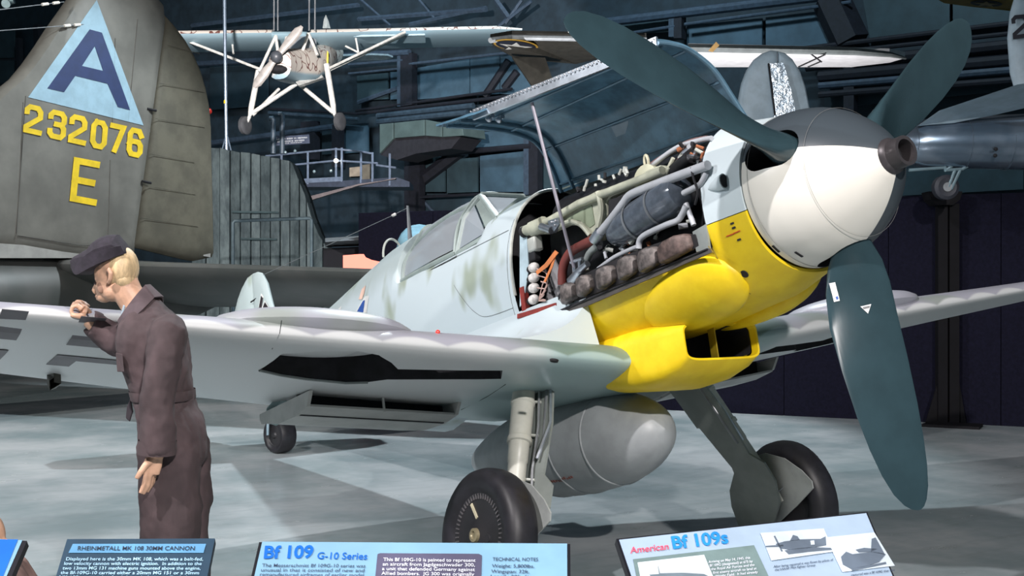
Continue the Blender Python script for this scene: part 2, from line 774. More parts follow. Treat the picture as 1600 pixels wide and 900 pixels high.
def srect(x, hw, z1, z0, n=40, e=.5):
    r = []
    zc, hh = (z1 + z0) / 2, (z1 - z0) / 2
    for a in np.linspace(0, 2 * math.pi, n, endpoint=False):
        s, c = math.sin(a), math.cos(a)
        r.append(np.array([x, hw * math.copysign(abs(c) ** e, c), zc + hh * math.copysign(abs(s) ** e, s)]))
    return r


rings = [srect(*s, e=.32 if i == 0 else (.4 if i == 1 else .5)) for i, s in enumerate(SCP)]
inner = [srect(-.892, .236, -.487, -.657, e=.3), srect(-.93, .228, -.49, -.655, e=.3)]
g = G()
g.loft([inner[1], inner[0], rings[0]] + rings[1:], False)
part('oil_cooler_scoop', g, PY, LC)
part('oil_cooler_core', G().prism([(-1.2, -.225, -.48), (-1.2, .225, -.48), (-1.2, .225, -.66), (-1.2, -.225, -.66)], (-.03, 0, 0)), DARK, LC, smooth=False)
part('scoop_liner', G().loft([srect(-.93, .222, -.488, -.649, e=.3), srect(-1.19, .218, -.49, -.648, e=.3)], False), DARK, LC)
part('scoop_divider', G().box((-.96, 0, -.57), (.05, .007, .16)), mat('yellow_strip', (150, 130, 30)), LC, smooth=False)
# seams, latch marks on the yellow
g = G()
g.tube([bp(-.475, t, .002) for t in np.linspace(tz(-.47, -.2), 2.75, 16)], .0025, 4)
g.tube(spl([hl(1110, 385, 1, -.37) + np.array([0, -.012, 0]), hl(1118, 395, 1, -.372) + np.array([0, -.012, 0])], 3), .003, 4)
part('cowl_seam', g, mat('yellow_seam', (120, 100, 20), .7), LC)
g = G()
for zz in (-.13, -.15, -.205):
    p = bp(-.31, tz(-.31, zz), .003)
    g.box(p, (.02, .006, .008))
part('cowl_latch', g, DARK, LC, smooth=False)
g = G()
for i, (dx, dz) in enumerate(((0, -.172), (-.045, -.168), (-.028, -.17), (.02, -.174))):
    p = bp(-.31 + dx, tz(-.31, dz), .004)
    g.box(p, (.03 if i < 3 else .015, .004, .004))
part('red_stencil', g, mat('stencil_red', (200, 60, 25)), LC, smooth=False)
g = G().lathe([(0, .022), (.004, .02)], bp(-.40, 2.45, .001), (0, -.75, -.66), 14)
part('drain_hole', g, DARK, LC)

# upper cowl, port side stays shut
rows = []
for x in np.linspace(-.475, -2.14, 14):
    rows.append([bp(x, t) for t in np.linspace(-.02, -tz(x, -.22), 26)])
part('port_cowl', shell(rows, .012), PF)

# --- spinner with one pale third
def spinner_mat():
    t = NT('spinner_paint')
    x, y, z = t.sep()
    ang = t.math('ARCTAN2', z, t.math('MULTIPLY', y, -1.0))   # 0 = starboard, + up
    f1 = t.math('GREATER_THAN', ang, rad(-98))
    f2 = t.math('LESS_THAN', ang, rad(20))
    c = t.mix(t.math('MULTIPLY', f1, f2), (62, 70, 76), (226, 222, 212))
    return t.out(c, .36, 0, t.noise(12, 2), .01)


SPX = [(-.207, .362), (-.15, .366), (-.05, .355), (.05, .325), (.14, .275), (.22, .215), (.28, .155), (.315, .105), (.335, .075)]
_px = np.linspace(SPX[0][0], SPX[-1][0], 30)
_pr = np.interp(_px, [p[0] for p in SPX], [p[1] for p in SPX])
for _ in range(3):
    _pr[1:-1] = (_pr[:-2] + 2 * _pr[1:-1] + _pr[2:]) / 4
g = G().lathe(list(zip(_px, _pr)), (0, 0, 0), (1, 0, 0), 80)
SPN = part('spinner', g, spinner_mat())
PHI = rad(23.2)
BL = []
for k in range(3):
    a = PHI + k * 2 * math.pi / 3
    BL.append(np.array([0, -math.cos(a), math.sin(a)]))
# blade holes
cs = []
for rv in BL:
    tv = np.cross((1, 0, 0), rv)
    ring = [np.array([.0 + .088 * math.cos(t), 0, 0]) + tv * .092 * math.sin(t) for t in np.linspace(-math.pi / 2, math.pi / 2, 14)]
    ring += [np.array([-.10 + .088 * math.cos(t), 0, 0]) + tv * .092 * math.sin(t) for t in np.linspace(math.pi / 2, 3 * math.pi / 2, 14)]
    cs.append(G().loft([[p + rv * .22 for p in ring], [p + rv * .6 for p in ring]]))
_n0 = len(SPN.data.polygons)
cut(SPN, [cs[0]] + cs, DARK)
print('spinner cut', _n0, len(SPN.data.polygons))
part('hub', G().lathe([(-.19, .215), (.12, .215)], (0, 0, 0), (1, 0, 0), 32), DARK, SPN)
g = G()
g.tube([(.115, .297 * math.cos(t), .297 * math.sin(t)) for t in np.linspace(0, 2 * math.pi, 80)], .0008, 4)
g.tube([(-.165, .3660 * math.cos(t), .3668 * math.sin(t)) for t in np.linspace(0, 2 * math.pi, 80)], .0010, 4)
part('spinner_seam', g, mat('spinner_seam_grey', (120, 120, 118)), SPN)
g = G()
for xx, aa in ((-.12, -62), (-.19, -50)):
    r_ = float(np.interp(xx, _px, _pr)) + .001
    n_ = np.array([0, -math.cos(rad(aa)), math.sin(rad(aa))])
    g.box(n_ * r_ + np.array([xx, 0, 0]), (.012, .045, .004), ((1, 0, 0), np.cross(n_, (1, 0, 0)), n_))
part('spinner_slot', g, DARK, SPN, smooth=False)
part('back_plate', G().lathe([(-.213, .35), (-.206, .357)], (0, 0, 0), (1, 0, 0), 60), DARK, SPN)
g = G().lathe([(.315, .082), (.34, .080), (.355, .066), (.415, .066), (.415, .050), (.34, .046)], (0, 0, 0), (1, 0, 0), 32, False)
part('cannon_muzzle', g, mat('gun_steel', (70, 66, 68), .4, .4), SPN)
part('cannon_bore', G().lathe([(.345, .047), (.35, .047)], (0, 0, 0), (1, 0, 0), 24), DARK, SPN)


# --- propeller blades
def blade(rv):
    t = np.cross((1, 0, 0), rv)     # direction of travel
    rs = [.20, .27, .33, .40, .50, .65, .85, 1.05, 1.2, 1.32, 1.41, 1.465, 1.49, 1.5]
    ch = [.150, .158, .190, .245, .290, .315, .32, .31, .285, .245, .19, .125, .07, .02]
    th = [.150, .148, .135, .112, .085, .062, .048, .036, .028, .022, .017, .013, .010, .006]
    be = [48, 46, 44, 41, 36, 29, 22, 17, 14, 12, 11, 10, 10, 10]
    rings = []
    for r, c, h, b in zip(rs, ch, th, be):
        b = rad(b)
        cv = math.cos(b) * t + math.sin(b) * np.array([1, 0, 0])
        nv = np.cross(cv, rv)
        ring = []
        for u in np.linspace(0, 2 * math.pi, 28, endpoint=False):
            s = math.cos(u)
            f = np.interp(r, [.33, .6], [0, 1])
            q = math.sin(u)
            zz = q * .5 * h * (1 - f * .25 * (1 - s)) * (1.0 if q > 0 else (1 - .65 * f))
            off = (.5 - .40) * c * f
            ring.append(rv * r + cv * (s * c * .5 - off) + nv * zz)
        rings.append(ring)
    return G().loft(rings)


for k, rv in enumerate(BL):
    o = part('propeller_blade', blade(rv), BLKP, autos=60)
    o['label'] = ['upper blade over the raised engine cover', 'upper blade pointing at the roof', 'lower blade with white sticker'][k]

# --- wings
def wing_geo(s, y):
    """leading edge x,z and chord at span |y|"""
    xl = -1.27 - .05 * y - .10 * max(0, y - 4.2) ** 2
    z0, dz = (-.63, .11) if s < 0 else (-.56, .11)
    xt = np.interp(y, [0, .7, 1.05, 1.65, 2.45, 3.1, 4.4, 4.96], [-3.2, -3.22, -3.2, -3.08, -2.88, -2.68, -2.40, -2.25])
    if y > 4.3:
        k = (y - 4.3) / .67
        e = math.sqrt(max(0.0, 1 - k * k))
        mid = (xl + xt) / 2
        xl, xt = mid + (xl - mid) * e, mid + (xt - mid) * e
    return xl, z0 + dz * y, xl - xt


def wing_pt(s, y, u, up):
    xl, zl, c = wing_geo(s, y)
    f = math.sqrt(u) * (1 - u) / .385
    x = xl - u * c
    k = np.interp(y, [0, 4.2, 4.97], [1, .85, .25])
    z = zl + (.088 if up else -.048) * c * f * k + .03 * (x - xl)
    return np.array([x, s * y, z])


US = [0, .004, .015, .035, .065, .11, .17, .25, .35, .46, .58, .70, .82, .92, 1.0]


def wing(s):
    ys = [.0, .25, .45, .7, 1.0, 1.4, 1.8, 2.2, 2.7, 3.2, 3.7, 4.1, 4.4, 4.6, 4.75, 4.87, 4.94, 4.965]
    rings = []
    for y in ys:
        rings.append([wing_pt(s, y, u, True) for u in US[::-1]] + [wing_pt(s, y, u, False) for u in US[1:-1]])
    return G().loft(rings)


WRR = part('starboard_wing', wing(-1), PWR, autos=50)
WLL = part('port_wing', wing(1), PWL, autos=50)


WBV = world_bvh(WRR)


def under(px, py):
    """pixel dropped onto the starboard wing's underside (fighter coordinates)"""
    h = WBV.ray_cast(Vector(CAM), Vector(ray(px, py)).normalized())
    if h[0] is None:
        return hlp(px, py, (-.03, .11, 1), (-1.25, 0, -.70))
    return w2l(h[0])


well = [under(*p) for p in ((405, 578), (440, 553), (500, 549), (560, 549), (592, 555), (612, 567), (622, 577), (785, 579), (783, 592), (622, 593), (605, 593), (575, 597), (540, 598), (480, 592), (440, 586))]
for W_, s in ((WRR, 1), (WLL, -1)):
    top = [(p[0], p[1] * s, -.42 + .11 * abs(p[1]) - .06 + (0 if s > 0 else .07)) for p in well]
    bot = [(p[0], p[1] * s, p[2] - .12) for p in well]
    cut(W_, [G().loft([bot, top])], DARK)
# raised lip of the well
g = G().tube([np.array(p) * [1, 1, 1] + [0, 0, -.002] for p in well[11:] + well[:1]], .007, 5)
part('well_lip', g, GREYP, WRR)
# bulge over the wheel well
for s, W_, m_ in ((-1, WRR, PWR), (1, WLL, PWL)):
    rings = []
    for f in np.linspace(-1, 1, 17):
        sc = math.sqrt(max(0, 1 - abs(f) ** 2.0)) + .004
        y = 1.86 + f * .52
        p = wing_pt(s, y, .20, True)
        rings.append([p + np.array([math.cos(a) * .34 * sc, 0, -.03 + math.sin(a) * .10 * sc]) for a in np.linspace(0, 2 * math.pi, 18, endpoint=False)])
    part('wing_bulge', G().loft(rings), m_, W_)
# underwing radiators
for s, W_ in ((-1, WRR), (1, WLL)):
    dzs = 0 if s < 0 else .07

    def rp(x, y, d):
        return np.array([x, s * y, -.70 + .11 * y + .03 * (x + 1.25) - d + dzs])
    y0, y1 = .80, 1.66
    m_ = mat('wing_under_grey', (172, 172, 168), .5, 0, .05)
    g = G()
    bot = [(-2.28, .075), (-2.45, .10), (-2.7, .10), (-3.0, .055)]
    A_ = [rp(x, y0, d) for x, d in bot]
    B_ = [rp(x, y1, d) for x, d in bot]
    g.strip(A_, B_, .012)
    for y in (y0, y1):
        P = [rp(x, y, d) for x, d in bot] + [rp(-3.0, y, 0), rp(-2.22, y, 0)]
        g.prism(P, (0, s * (.02 if y == y1 else -.02), 0))
    rd = part('radiator_fairing', g, m_, W_, smooth=False)
    part('radiator_core', G().prism([rp(-2.42, y0, -.02), rp(-2.42, y1, -.02), rp(-2.42, y1, .1), rp(-2.42, y0, .1)], (-.04, 0, 0)), DARK, W_, smooth=False)
    part('radiator_strut', G().tube([rp(-2.29, 1.23, -.01), rp(-2.29, 1.23, .08)], .008, 6), m_, W_)
# inner flap line, hinge fairing, bracket, underside seams
for pl in ([(440, 500), (437, 520), (425, 545)], [(720, 640), (760, 620), (790, 600)]):
    part('underside_seam', G().tube([under(*p) + np.array([0, 0, -.002]) for p in pl], .0018, 4), mat('seam_dark_grey', (60, 66, 66), .8), WRR)  # seam lines in plain dark grey
part('hinge_bracket', G().prism([under(*p) + np.array([0, 0, .005]) for p in ((73, 586), (84, 583), (95, 585), (87, 593), (77, 596))], (0, 0, -.05)), mat('bracket_brown', (70, 66, 58)), WRR, smooth=False)
part('aileron_link', G().prism([under(*p) + np.array([0, 0, .02]) for p in ((415, 643), (432, 628), (448, 625), (445, 640), (430, 648))], (0, 0, -.09)), mat('pale_teal', (128, 150, 150)), WRR, bevel=.012)
# balkenkreuz pieces, four corner angles
CX, CY = -1.80, -3.085


def under_z(x, y):
    b = wing_pt(-1, abs(y), .0, False)
    xl, zl, c = wing_geo(-1, abs(y))
    return wing_pt(-1, abs(y), min(1, max(0, (xl - x) / c)), False)[2] - .003


for sx in (1, -1):
    for sy in (1, -1):
        g = G()
        for (u0, u1, v0, v1) in ((.10, .20, .10, .40), (.20, .42 if sx > 0 else .36, .10, .20)):
            q = [(CX + sx * u0, CY + sy * v0), (CX + sx * u1, CY + sy * v0), (CX + sx * u1, CY + sy * v1), (CX + sx * u0, CY + sy * v1)]
            n_ = 6
            for i in range(n_):
                va, vb = v0 + (v1 - v0) * i / n_, v0 + (v1 - v0) * (i + 1) / n_
                qq = [(CX + sx * u0, CY + sy * va), (CX + sx * u1, CY + sy * va), (CX + sx * u1, CY + sy * vb), (CX + sx * u0, CY + sy * vb)]
                g.prism([(x, y, under_z(x, y)) for x, y in qq], (0, 0, -.001))
        part('wing_cross', g, mat('cross_grey', (92, 88, 92), .5), WRR, smooth=False)
part('wing_light', G().ball(hlp(684, 519, (0.6, .11, 1), wing_pt(-1, 1.45, .03, True)), .012, 8, 6), mat('red_lens', (230, 60, 50), .3), WRR)
# wing root fillets
for s, m_ in ((-1, PF), (1, PF)):
    rows = []
    for x in np.linspace(-1.50, -3.35, 16):
        xl, zl, c = wing_geo(s, .75)
        u = min(1, max(0.0, (xl - x) / c))
        Cc = wing_pt(s, .80, u, True)
        Cc[0] = x
        xl2, zl2, c2 = wing_geo(s, .42)
        A = bp(min(x, -1.5), tz(x, -.16 if x < -1.7 else -.22), -.004)
        A[1] *= -s
        B = np.array([x, s * .43, Cc[2] + .03])
        rows.append([(1 - t) ** 2 * A + 2 * t * (1 - t) * B + t * t * Cc + np.array([0, 0, .002]) for t in np.linspace(0, 1, 12)] + [np.array([x, s * .78, Cc[2] - .06]), np.array([x, s * .3, Cc[2] - .12])])
    part('wing_fillet', G().loft(rows), m_)
# belly
rows = []
for x, w_, z0 in ((-1.70, .30, -.57), (-1.86, .46, -.625), (-2.1, .52, -.665), (-2.6, .52, -.69), (-3.0, .48, -.67), (-3.4, .36, -.60), (-3.8, .2, -.50)):
    rows.append([np.array([x, w_ * math.copysign(abs(math.cos(a)) ** .6, math.cos(a)), -.46 + (-.46 - z0) * (math.sin(a) if math.sin(a) < 0 else .3 * math.sin(a))]) for a in np.linspace(0, 2 * math.pi, 28, endpoint=False)])
BEL = part('belly_fairing', G().loft(rows), mat('belly_grey', (168, 176, 174), .45, 0, .05))
part('belly_port_hole', G().lathe([(0, .022), (.01, .02)], hl(866, 562, 2, -.60), (0, -.3, -1), 14), DARK, BEL)

# --- tail
def tailp(P, hw, m, nm='fin', par=None):
    """thin lens-shaped surface from an x,z outline"""
    n = len(P)
    c = np.mean(P, axis=0)
    rings = []
    for f, w_ in ((1, .0), (.93, .5), (.6, 1), (.0, 1.0)):
        rings.append([(c[0] + (p[0] - c[0]) * f, hw * w_, c[1] + (p[1] - c[1]) * f) for p in P])
    back = [[(q[0], -q[1], q[2]) for q in r] for r in rings[::-1]]
    return part(nm, G().loft(rings[:-1][::-1] + [[(q[0], -q[1], q[2]) for q in r] for r in rings[1:-1]], True), m, par)


fin = [(-6.75, .45), (-7.03, .82), (-7.18, 1.18), (-7.28, 1.29), (-7.40, 1.33), (-7.55, 1.345), (-7.56, .38)]
rud = [(-7.57, 1.345), (-7.72, 1.34), (-7.86, 1.29), (-8.02, 1.2), (-8.15, 1.08), (-8.2, .9), (-8.2, .5), (-8.0, .25), (-7.57, .3)]
FN = tailp(np.array(fin), .04, PF, 'fin')
RD = tailp(np.array(rud), .03, PF, 'rudder')
part('rudder_edge', G().tube([(p[0] - .012, 0, p[1]) for p in rud[4:7]], .012, 6), mat('rudder_red', (170, 70, 60)), RD)
part('tab_rod', G().tube([hl(392, 472, 1, -.035), hl(401, 466, 1, -.035)], .008, 5), DARK, RD)
g = G()
g2 = G()
for poly in ([(404, 484), (408, 462), (411, 466), (408, 485), (410, 487), (403, 487)], [(408, 487), (414, 472), (423, 487), (418, 487), (414.5, 481), (412.5, 487)]):
    c_ = np.mean(poly, axis=0)
    g.prism([hl(*p, 1, -.046) for p in poly], (0, -.002, 0))
    g2.prism([hl(*(c_ + (np.array(p) - c_) * 1.22), 1, -.043) for p in poly], (0, -.002, 0))
part('tail_mark_edge', g2, mat('mark_white', (225, 225, 222)), FN, smooth=False)
part('tail_mark', g, mat('mark_black', (48, 42, 46)), FN, smooth=False)
for s in (-1, 1):
    P = [(-6.72, .05), (-6.85, .6), (-7.0, 1.2), (-7.15, 1.45), (-7.45, 1.5), (-7.62, 1.4), (-7.72, .8), (-7.75, .05)]
    rings = []
    c = np.mean(P, axis=0)
    rings = [[(p[0] if f == 1 else c[0] + (p[0] - c[0]) * f, s * p[1] if f == 1 else s * (c[1] + (p[1] - c[1]) * f), .42 + h) for p in P] for f, h in ((.5, .035), (.93, .02), (1, 0), (.93, -.02), (.5, -.035))]
    part('tailplane', G().loft(rings), PF)
g = G()
g.tube([(-4.13, 0, .74), (-4.11, 0, 1.06)], [.022, .010], 10, flat=.45)
MAST = part('aerial_mast', g, mat('mast_grey', (96, 100, 104)))
g = G().tube([(-4.11, 0, 1.045), (-4.4, 0, 1.06), (-7.30, 0, 1.27)], .0028, 5)
part('aerial_wire', g, STEEL, MAST)
part('wire_insulator', G().lathe([(0, .004), (.01, .012), (.05, .012), (.06, .004)], (-4.32, 0, 1.054), (-1, 0, .05), 8), WHITE, MAST)
part('loop_aerial', G().tube([(-4.42 - .06 * math.cos(t), .12 * math.cos(t), .72 + .16 * math.sin(t)) for t in np.linspace(.0, math.pi, 20)], .009, 6), LGREY)

# --- canopy
FRM = mat('canopy_frame_paint', (140, 152, 148), .4, 0, .06)
GLS = glass_mat('perspex')
CAN = part('windscreen', G().tube([(-2.77, -.16, .745), (-2.77, .16, .745)], .022, 8, flat=.8), FRM)
WSB, WST = np.array([-2.47, -.245, .50]), np.array([-2.77, -.165, .735])
SIL = .372
g = G()
for s in (-1, 1):
    f = np.array([1, -s, 1])
    g.tube([WSB * f, WST * f], .026, 8, flat=.6)
    g.tube([WSB * f, np.array([-2.52, -.30, .40]) * f, np.array([-2.88, -.325, SIL]) * f], .02, 8)
    g.tube([np.array([-2.88, -.325, SIL]) * f, np.array([-2.83, -.27, .60]) * f, WST * f], .02, 8)
g.tube([WSB, (-2.40, -.12, .60), (-2.39, 0, .62), (-2.40, .12, .60), WSB * [1, -1, 1]], .018, 8)
part('windscreen_frame', g, FRM, CAN)
# broad armoured plate between quarter pane and front pane
for s in (-1, 1):
    f = np.array([1, -s, 1])
    q = [WSB * f, WST * f, np.array([-2.80, -.20, .70]) * f, np.array([-2.565, -.285, .46]) * f]
    part('windscreen_post', G().prism(q, np.array([0, .008 * s * -1, .004])), FRM, CAN, smooth=False)
    part('quarter_pane', G().prism([np.array([-2.565, -.29, .43]) * f, np.array([-2.80, -.21, .69]) * f, np.array([-2.83, -.27, .60]) * f, np.array([-2.87, -.318, .40]) * f], (0, .004 * s, 0)), GLS, CAN, smooth=False)
part('front_pane', G().prism([WSB + [0, .02, 0], WST + [0, .02, 0], WST * [1, -1, 1] - [0, .02, 0], WSB * [1, -1, 1] - [0, .02, 0], (-2.40, .0, .615)], (-.006, 0, -.004)), GLS, CAN, smooth=False)
# hinged hood
HX = [(-2.90, .79, .175, .705), (-3.15, .80, .185, .715), (-3.45, .795, .19, .69), (-3.70, .785, .19, .64), (-3.80, .78, .18, .60)]


def hood_ring(x, top, wy, wz, sw=.322, n=9):
    """sill starboard -> roof -> sill port"""
    P = [(x, -sw, SIL + .012), (x, -(sw * .62 + wy * .38) - .012, SIL + (wz - SIL) * .55), (x, -wy, wz), (x, -wy * .5, top - .018), (x, 0, top), (x, wy * .5, top - .018), (x, wy, wz), (x, (sw * .62 + wy * .38) + .012, SIL + (wz - SIL) * .55), (x, sw, SIL + .012)]
    return spl(P, 4)


R_ = [hood_ring(*h, sw=w) for h, w in zip(HX, (.325, .328, .325, .312, .300))]
HOOD = part('canopy_hood', G().tube(R_[0], .02, 8, flat=.7), FRM)
g = G()
g.tube(R_[3], .018, 8)
for idx in (0, 8, 24, 32):
    g.tube([r[idx] for r in R_], .021 if idx in (0, 32) else .016, 8)
part('hood_frame', g, FRM, HOOD)
for a_, b_ in ((1, 8), (24, 31)):
    part('side_pane', G().loft([[p for p in r[a_:b_ + 1]] for r in R_[:4]], False, False), GLS, HOOD)
part('roof_pane', G().loft([r[8:25] for r in R_[:4]], False, False), GLS, HOOD)
part('hood_rear', G().loft([r for r in R_[3:]], False, False), FRM, HOOD)
part('hood_rail', G().tube([(-2.85, -.345, .345), (-3.66, -.345, .335)], .010, 6), DARK, HOOD)
part('rail_end', G().box((-3.68, -.345, .33), (.03, .02, .035)), WHITE, HOOD, smooth=False)
# cockpit fittings seen through the glass
g = G()
g.loft([srect(-3.45, .22, .62, .30, 20), srect(-3.50, .20, .66, .30, 20)])
g.ball((-3.42, 0, .66), (.05, .11, .09))
part('pilot_seat', g, mat('seat_leather', (74, 68, 66), .7))
part('instrument_panel', G().loft([srect(-2.60, .27, .52, .36, 20), srect(-2.66, .25, .52, .36, 20)]), DARK)
part('gun_sight', G().box((-2.74, -.06, .56), (.08, .06, .12)), DARK, bevel=.01)

# --- engine bay on the starboard side
ENG = part('engine', G().loft([srect(-.50, .20, .36, -.30, 24, .7), srect(-.9, .24, .42, -.33, 24, .7), srect(-1.5, .25, .47, -.36, 24, .7), srect(-1.95, .24, .50, -.40, 24, .7)]), mat('engine_black', (30, 30, 33), .45, .2, .3, 14, .05))


def pp(L, y=-.36):
    return [hl(p[0], p[1], 1, p[2] if len(p) > 2 else y) for p in L]


def pipe(nm, L, r, m, y=-.36, n=10, smooth=6):
    P = pp(L, y)
    return part(nm, G().tube(spl(P, smooth) if smooth else P, r, n), m, ENG)


SILV = mat('silver_pipe', (176, 179, 184), .38, 0, .05)
HOSE = mat('rust_hose', (112, 52, 46), .6)
# forged engine bearer
part('engine_bearer', G().prism(pp([(822, 352), (836, 346), (858, 340), (880, 329), (905, 312), (930, 299), (958, 290), (990, 279), (1010, 266), (1030, 258), (1045, 262), (1040, 274), (1012, 284), (985, 294), (965, 302), (953, 308), (946, 318), (948, 335), (944, 350), (950, 362), (935, 376), (922, 376), (914, 362), (900, 352), (884, 352), (868, 359), (850, 366), (832, 366), (824, 362)], -.34), (0, .05, 0)), GGREEN, ENG, bevel=.008)
g = G()
g.tube(pp([(826, 358), (858, 345), (905, 318), (958, 297), (1000, 281), (1035, 266)], -.36), .022, 10)
g.tube(spl(pp([(934, 300), (940, 325), (936, 350), (930, 372)], -.365), 4), .017, 8)
g.tube(spl(pp([(872, 355), (890, 346), (908, 352), (922, 368)], -.365), 4), .013, 8)
part('bearer_rib', g, GGREEN, ENG)
part('bearer_web_hole', G().prism(pp([(884, 342), (925, 320), (930, 350), (922, 356), (908, 345)], -.341), (0, -.003, 0)), mat('bearer_recess', (128, 138, 116)), ENG, smooth=False)
part('bearer_gap', G().prism(pp([(952, 312), (982, 304), (962, 335), (951, 345)], -.343), (0, -.003, 0)), DARK, ENG, smooth=False)
g = G()
for k, (a, b, q) in enumerate((((818, 362), (832, 357), .032), ((832, 358), (850, 350), .045))):
    g.tube(pp([a, b], -.37), q, 14)
part('bearer_mount', g, GGREEN, ENG)
part('mount_cap', G().tube(pp([(818, 363), (822, 361)], -.372), .034, 14), DARK, ENG)
g = G()
g.tube(pp([(846, 354), (862, 360)], -.40), .022, 10)
g.prism(pp([(856, 345), (872, 340), (874, 350), (864, 364), (858, 362)], -.385), (0, .02, 0))
part('mount_bracket', g, ALU, ENG)
g = G()
for x_, y_ in ((862, 347), (868, 345), (867, 352)):
    g.ball(pp([(x_, y_)], -.39)[0], .008, 8, 5)
part('bracket_bolt', g, STEEL, ENG)
# pipes
pipe('coolant_pipe', [(1106, 258), (1060, 275), (1010, 294), (985, 305), (975, 317), (955, 343), (934, 368)], .023, SILV, -.385)
pipe('pipe_clamp', [(938, 362), (928, 376)], .030, ALU, -.385, 12, 2)
pipe('rust_hose', [(928, 374), (912, 382), (893, 393), (883, 408), (879, 425), (879, 445)], .026, HOSE, -.365, 12)
pipe('upper_hose', [(990, 282), (1004, 271), (1020, 256), (1045, 240), (1075, 223), (1105, 216)], .014, mat('red_grey_hose', (120, 92, 90), .5), -.22)
pipe('ignition_rail', [(995, 279), (1030, 250), (1060, 230), (1095, 219), (1112, 216)], .013, SILV, -.27)
pipe('lower_pipe', [(998, 388), (1000, 375), (1010, 366), (1040, 352), (1058, 345), (1066, 335), (1072, 322)], .016, SILV, -.385)
pipe('link_pipe', [(1068, 302), (1082, 295), (1095, 287), (1104, 270)], .015, SILV, -.37)
pipe('drain_pipe', [(935, 420), (960, 402), (985, 390), (1000, 384)], .012, SILV, -.37)
pipe('vertical_pipe', [(1072, 318), (1078, 335), (1084, 352)], .013, SILV, -.37)
pipe('cable', [(1080, 262), (1084, 280), (1090, 300), (1086, 320)], .006, DARK, -.40)
pipe('intake_stub', [(905, 425), (915, 410), (922, 395), (935, 383)], .020, GREYP, -.36)
# coolant tank
ta, tb = pp([(955, 372)], -.33)[0], pp([(1072, 297)], -.33)[0]
L_ = np.linalg.norm(tb - ta)
TK = part('coolant_tank', G().lathe([(0, .03), (.04, .062), (.14, .088), (.28, .1), (L_ - .08, .1), (L_ - .03, .085), (L_, .03)], ta, tb - ta, 28), mat('glossy_tank_blue_grey', (84, 92, 102), .16, .1, .1, 20, 0, .6), ENG)
g = G()
for f in (.38, .68):
    c = ta + (tb - ta) * f
    g.lathe([(-.008, .1035), (.008, .1035)], c, tb - ta, 28, False)
part('tank_band', g, mat('band_grey', (120, 124, 128), .35, .3), ENG)
# magneto, filler and small fittings near the front
part('accessory_drum', G().lathe([(-.05, .075), (.05, .075), (.055, .04)], pp([(1018, 282)], -.29)[0], (.2, -1, .1), 20), mat('cream_cover', (176, 176, 150), .45), ENG)
part('lifting_eye', G().tube([pp([(1010, 253)], -.3)[0] + np.array([.03 * math.cos(t) * .5, 0, .035 * math.sin(t)]) for t in np.linspace(0, 2 * math.pi, 14)], .008, 6), mat('eye_cream', (190, 186, 160)), ENG)
part('starter_motor', G().tube(pp([(1050, 268), (1078, 246)], -.3), .032, 14), mat('engine_black', (30, 30, 33)), ENG)
part('accessory_rod', G().tube(pp([(1040, 272), (1052, 247)], -.32), .010, 8), mat('pale_primer', (188, 188, 170)), ENG)
random.seed(11)
cols = [ALU, SILV, LGREY, DARK, mat('copper_fitting', (176, 110, 76), .4, .4)]
for i in range(26):
    px, py = random.uniform(1062, 1104), random.uniform(226, 258)
    p = pp([(px, py)], random.uniform(-.3, -.24))[0]
    d_ = np.array([random.uniform(-1, 1), random.uniform(-.6, .2), random.uniform(-1, 1)])
    d_ /= np.linalg.norm(d_)
    part('engine_fitting', G().tube([p - d_ * .02, p + d_ * .02], random.uniform(.006, .015), 8), random.choice(cols), ENG)
for i in range(22):
    px = random.uniform(900, 1090)
    base = np.interp(px, [880, 1090], [432, 352])
    py = base - random.uniform(-4, 26)
    p = pp([(px, py)], random.uniform(-.36, -.3))[0]
    d_ = np.array([random.uniform(-1, 1), random.uniform(-.6, .2), random.uniform(-1, 1)])
    d_ /= np.linalg.norm(d_)
    part('engine_fitting', G().tube([p - d_ * .022, p + d_ * .022], random.uniform(.006, .016), 8), random.choice(cols[1:]), ENG)
for i in range(14):
    px = random.uniform(895, 990)
    py = np.interp(px, [880, 1000], [318, 268]) - random.uniform(0, 14)
    p = pp([(px, py)], -.2)[0]
    part('engine_fitting', G().tube([p, p + np.array([random.uniform(-.03, .03), 0, random.uniform(.01, .035)])], random.uniform(.007, .014), 8), random.choice(cols[2:4]), ENG)
# bottle-shaped filter and valves at the rear of the engine
g = G()
g.tube(pp([(893, 440), (905, 424), (918, 412)], -.39), [.03, .022, .018], 10)
g.tube(pp([(896, 408), (897, 432)], -.40), .009, 8)
g.tube(pp([(905, 405), (906, 428)], -.40), .009, 8)
g.tube(pp([(892, 410), (910, 404)], -.40), .010, 8)
part('priming_valve', g, ALU, ENG)

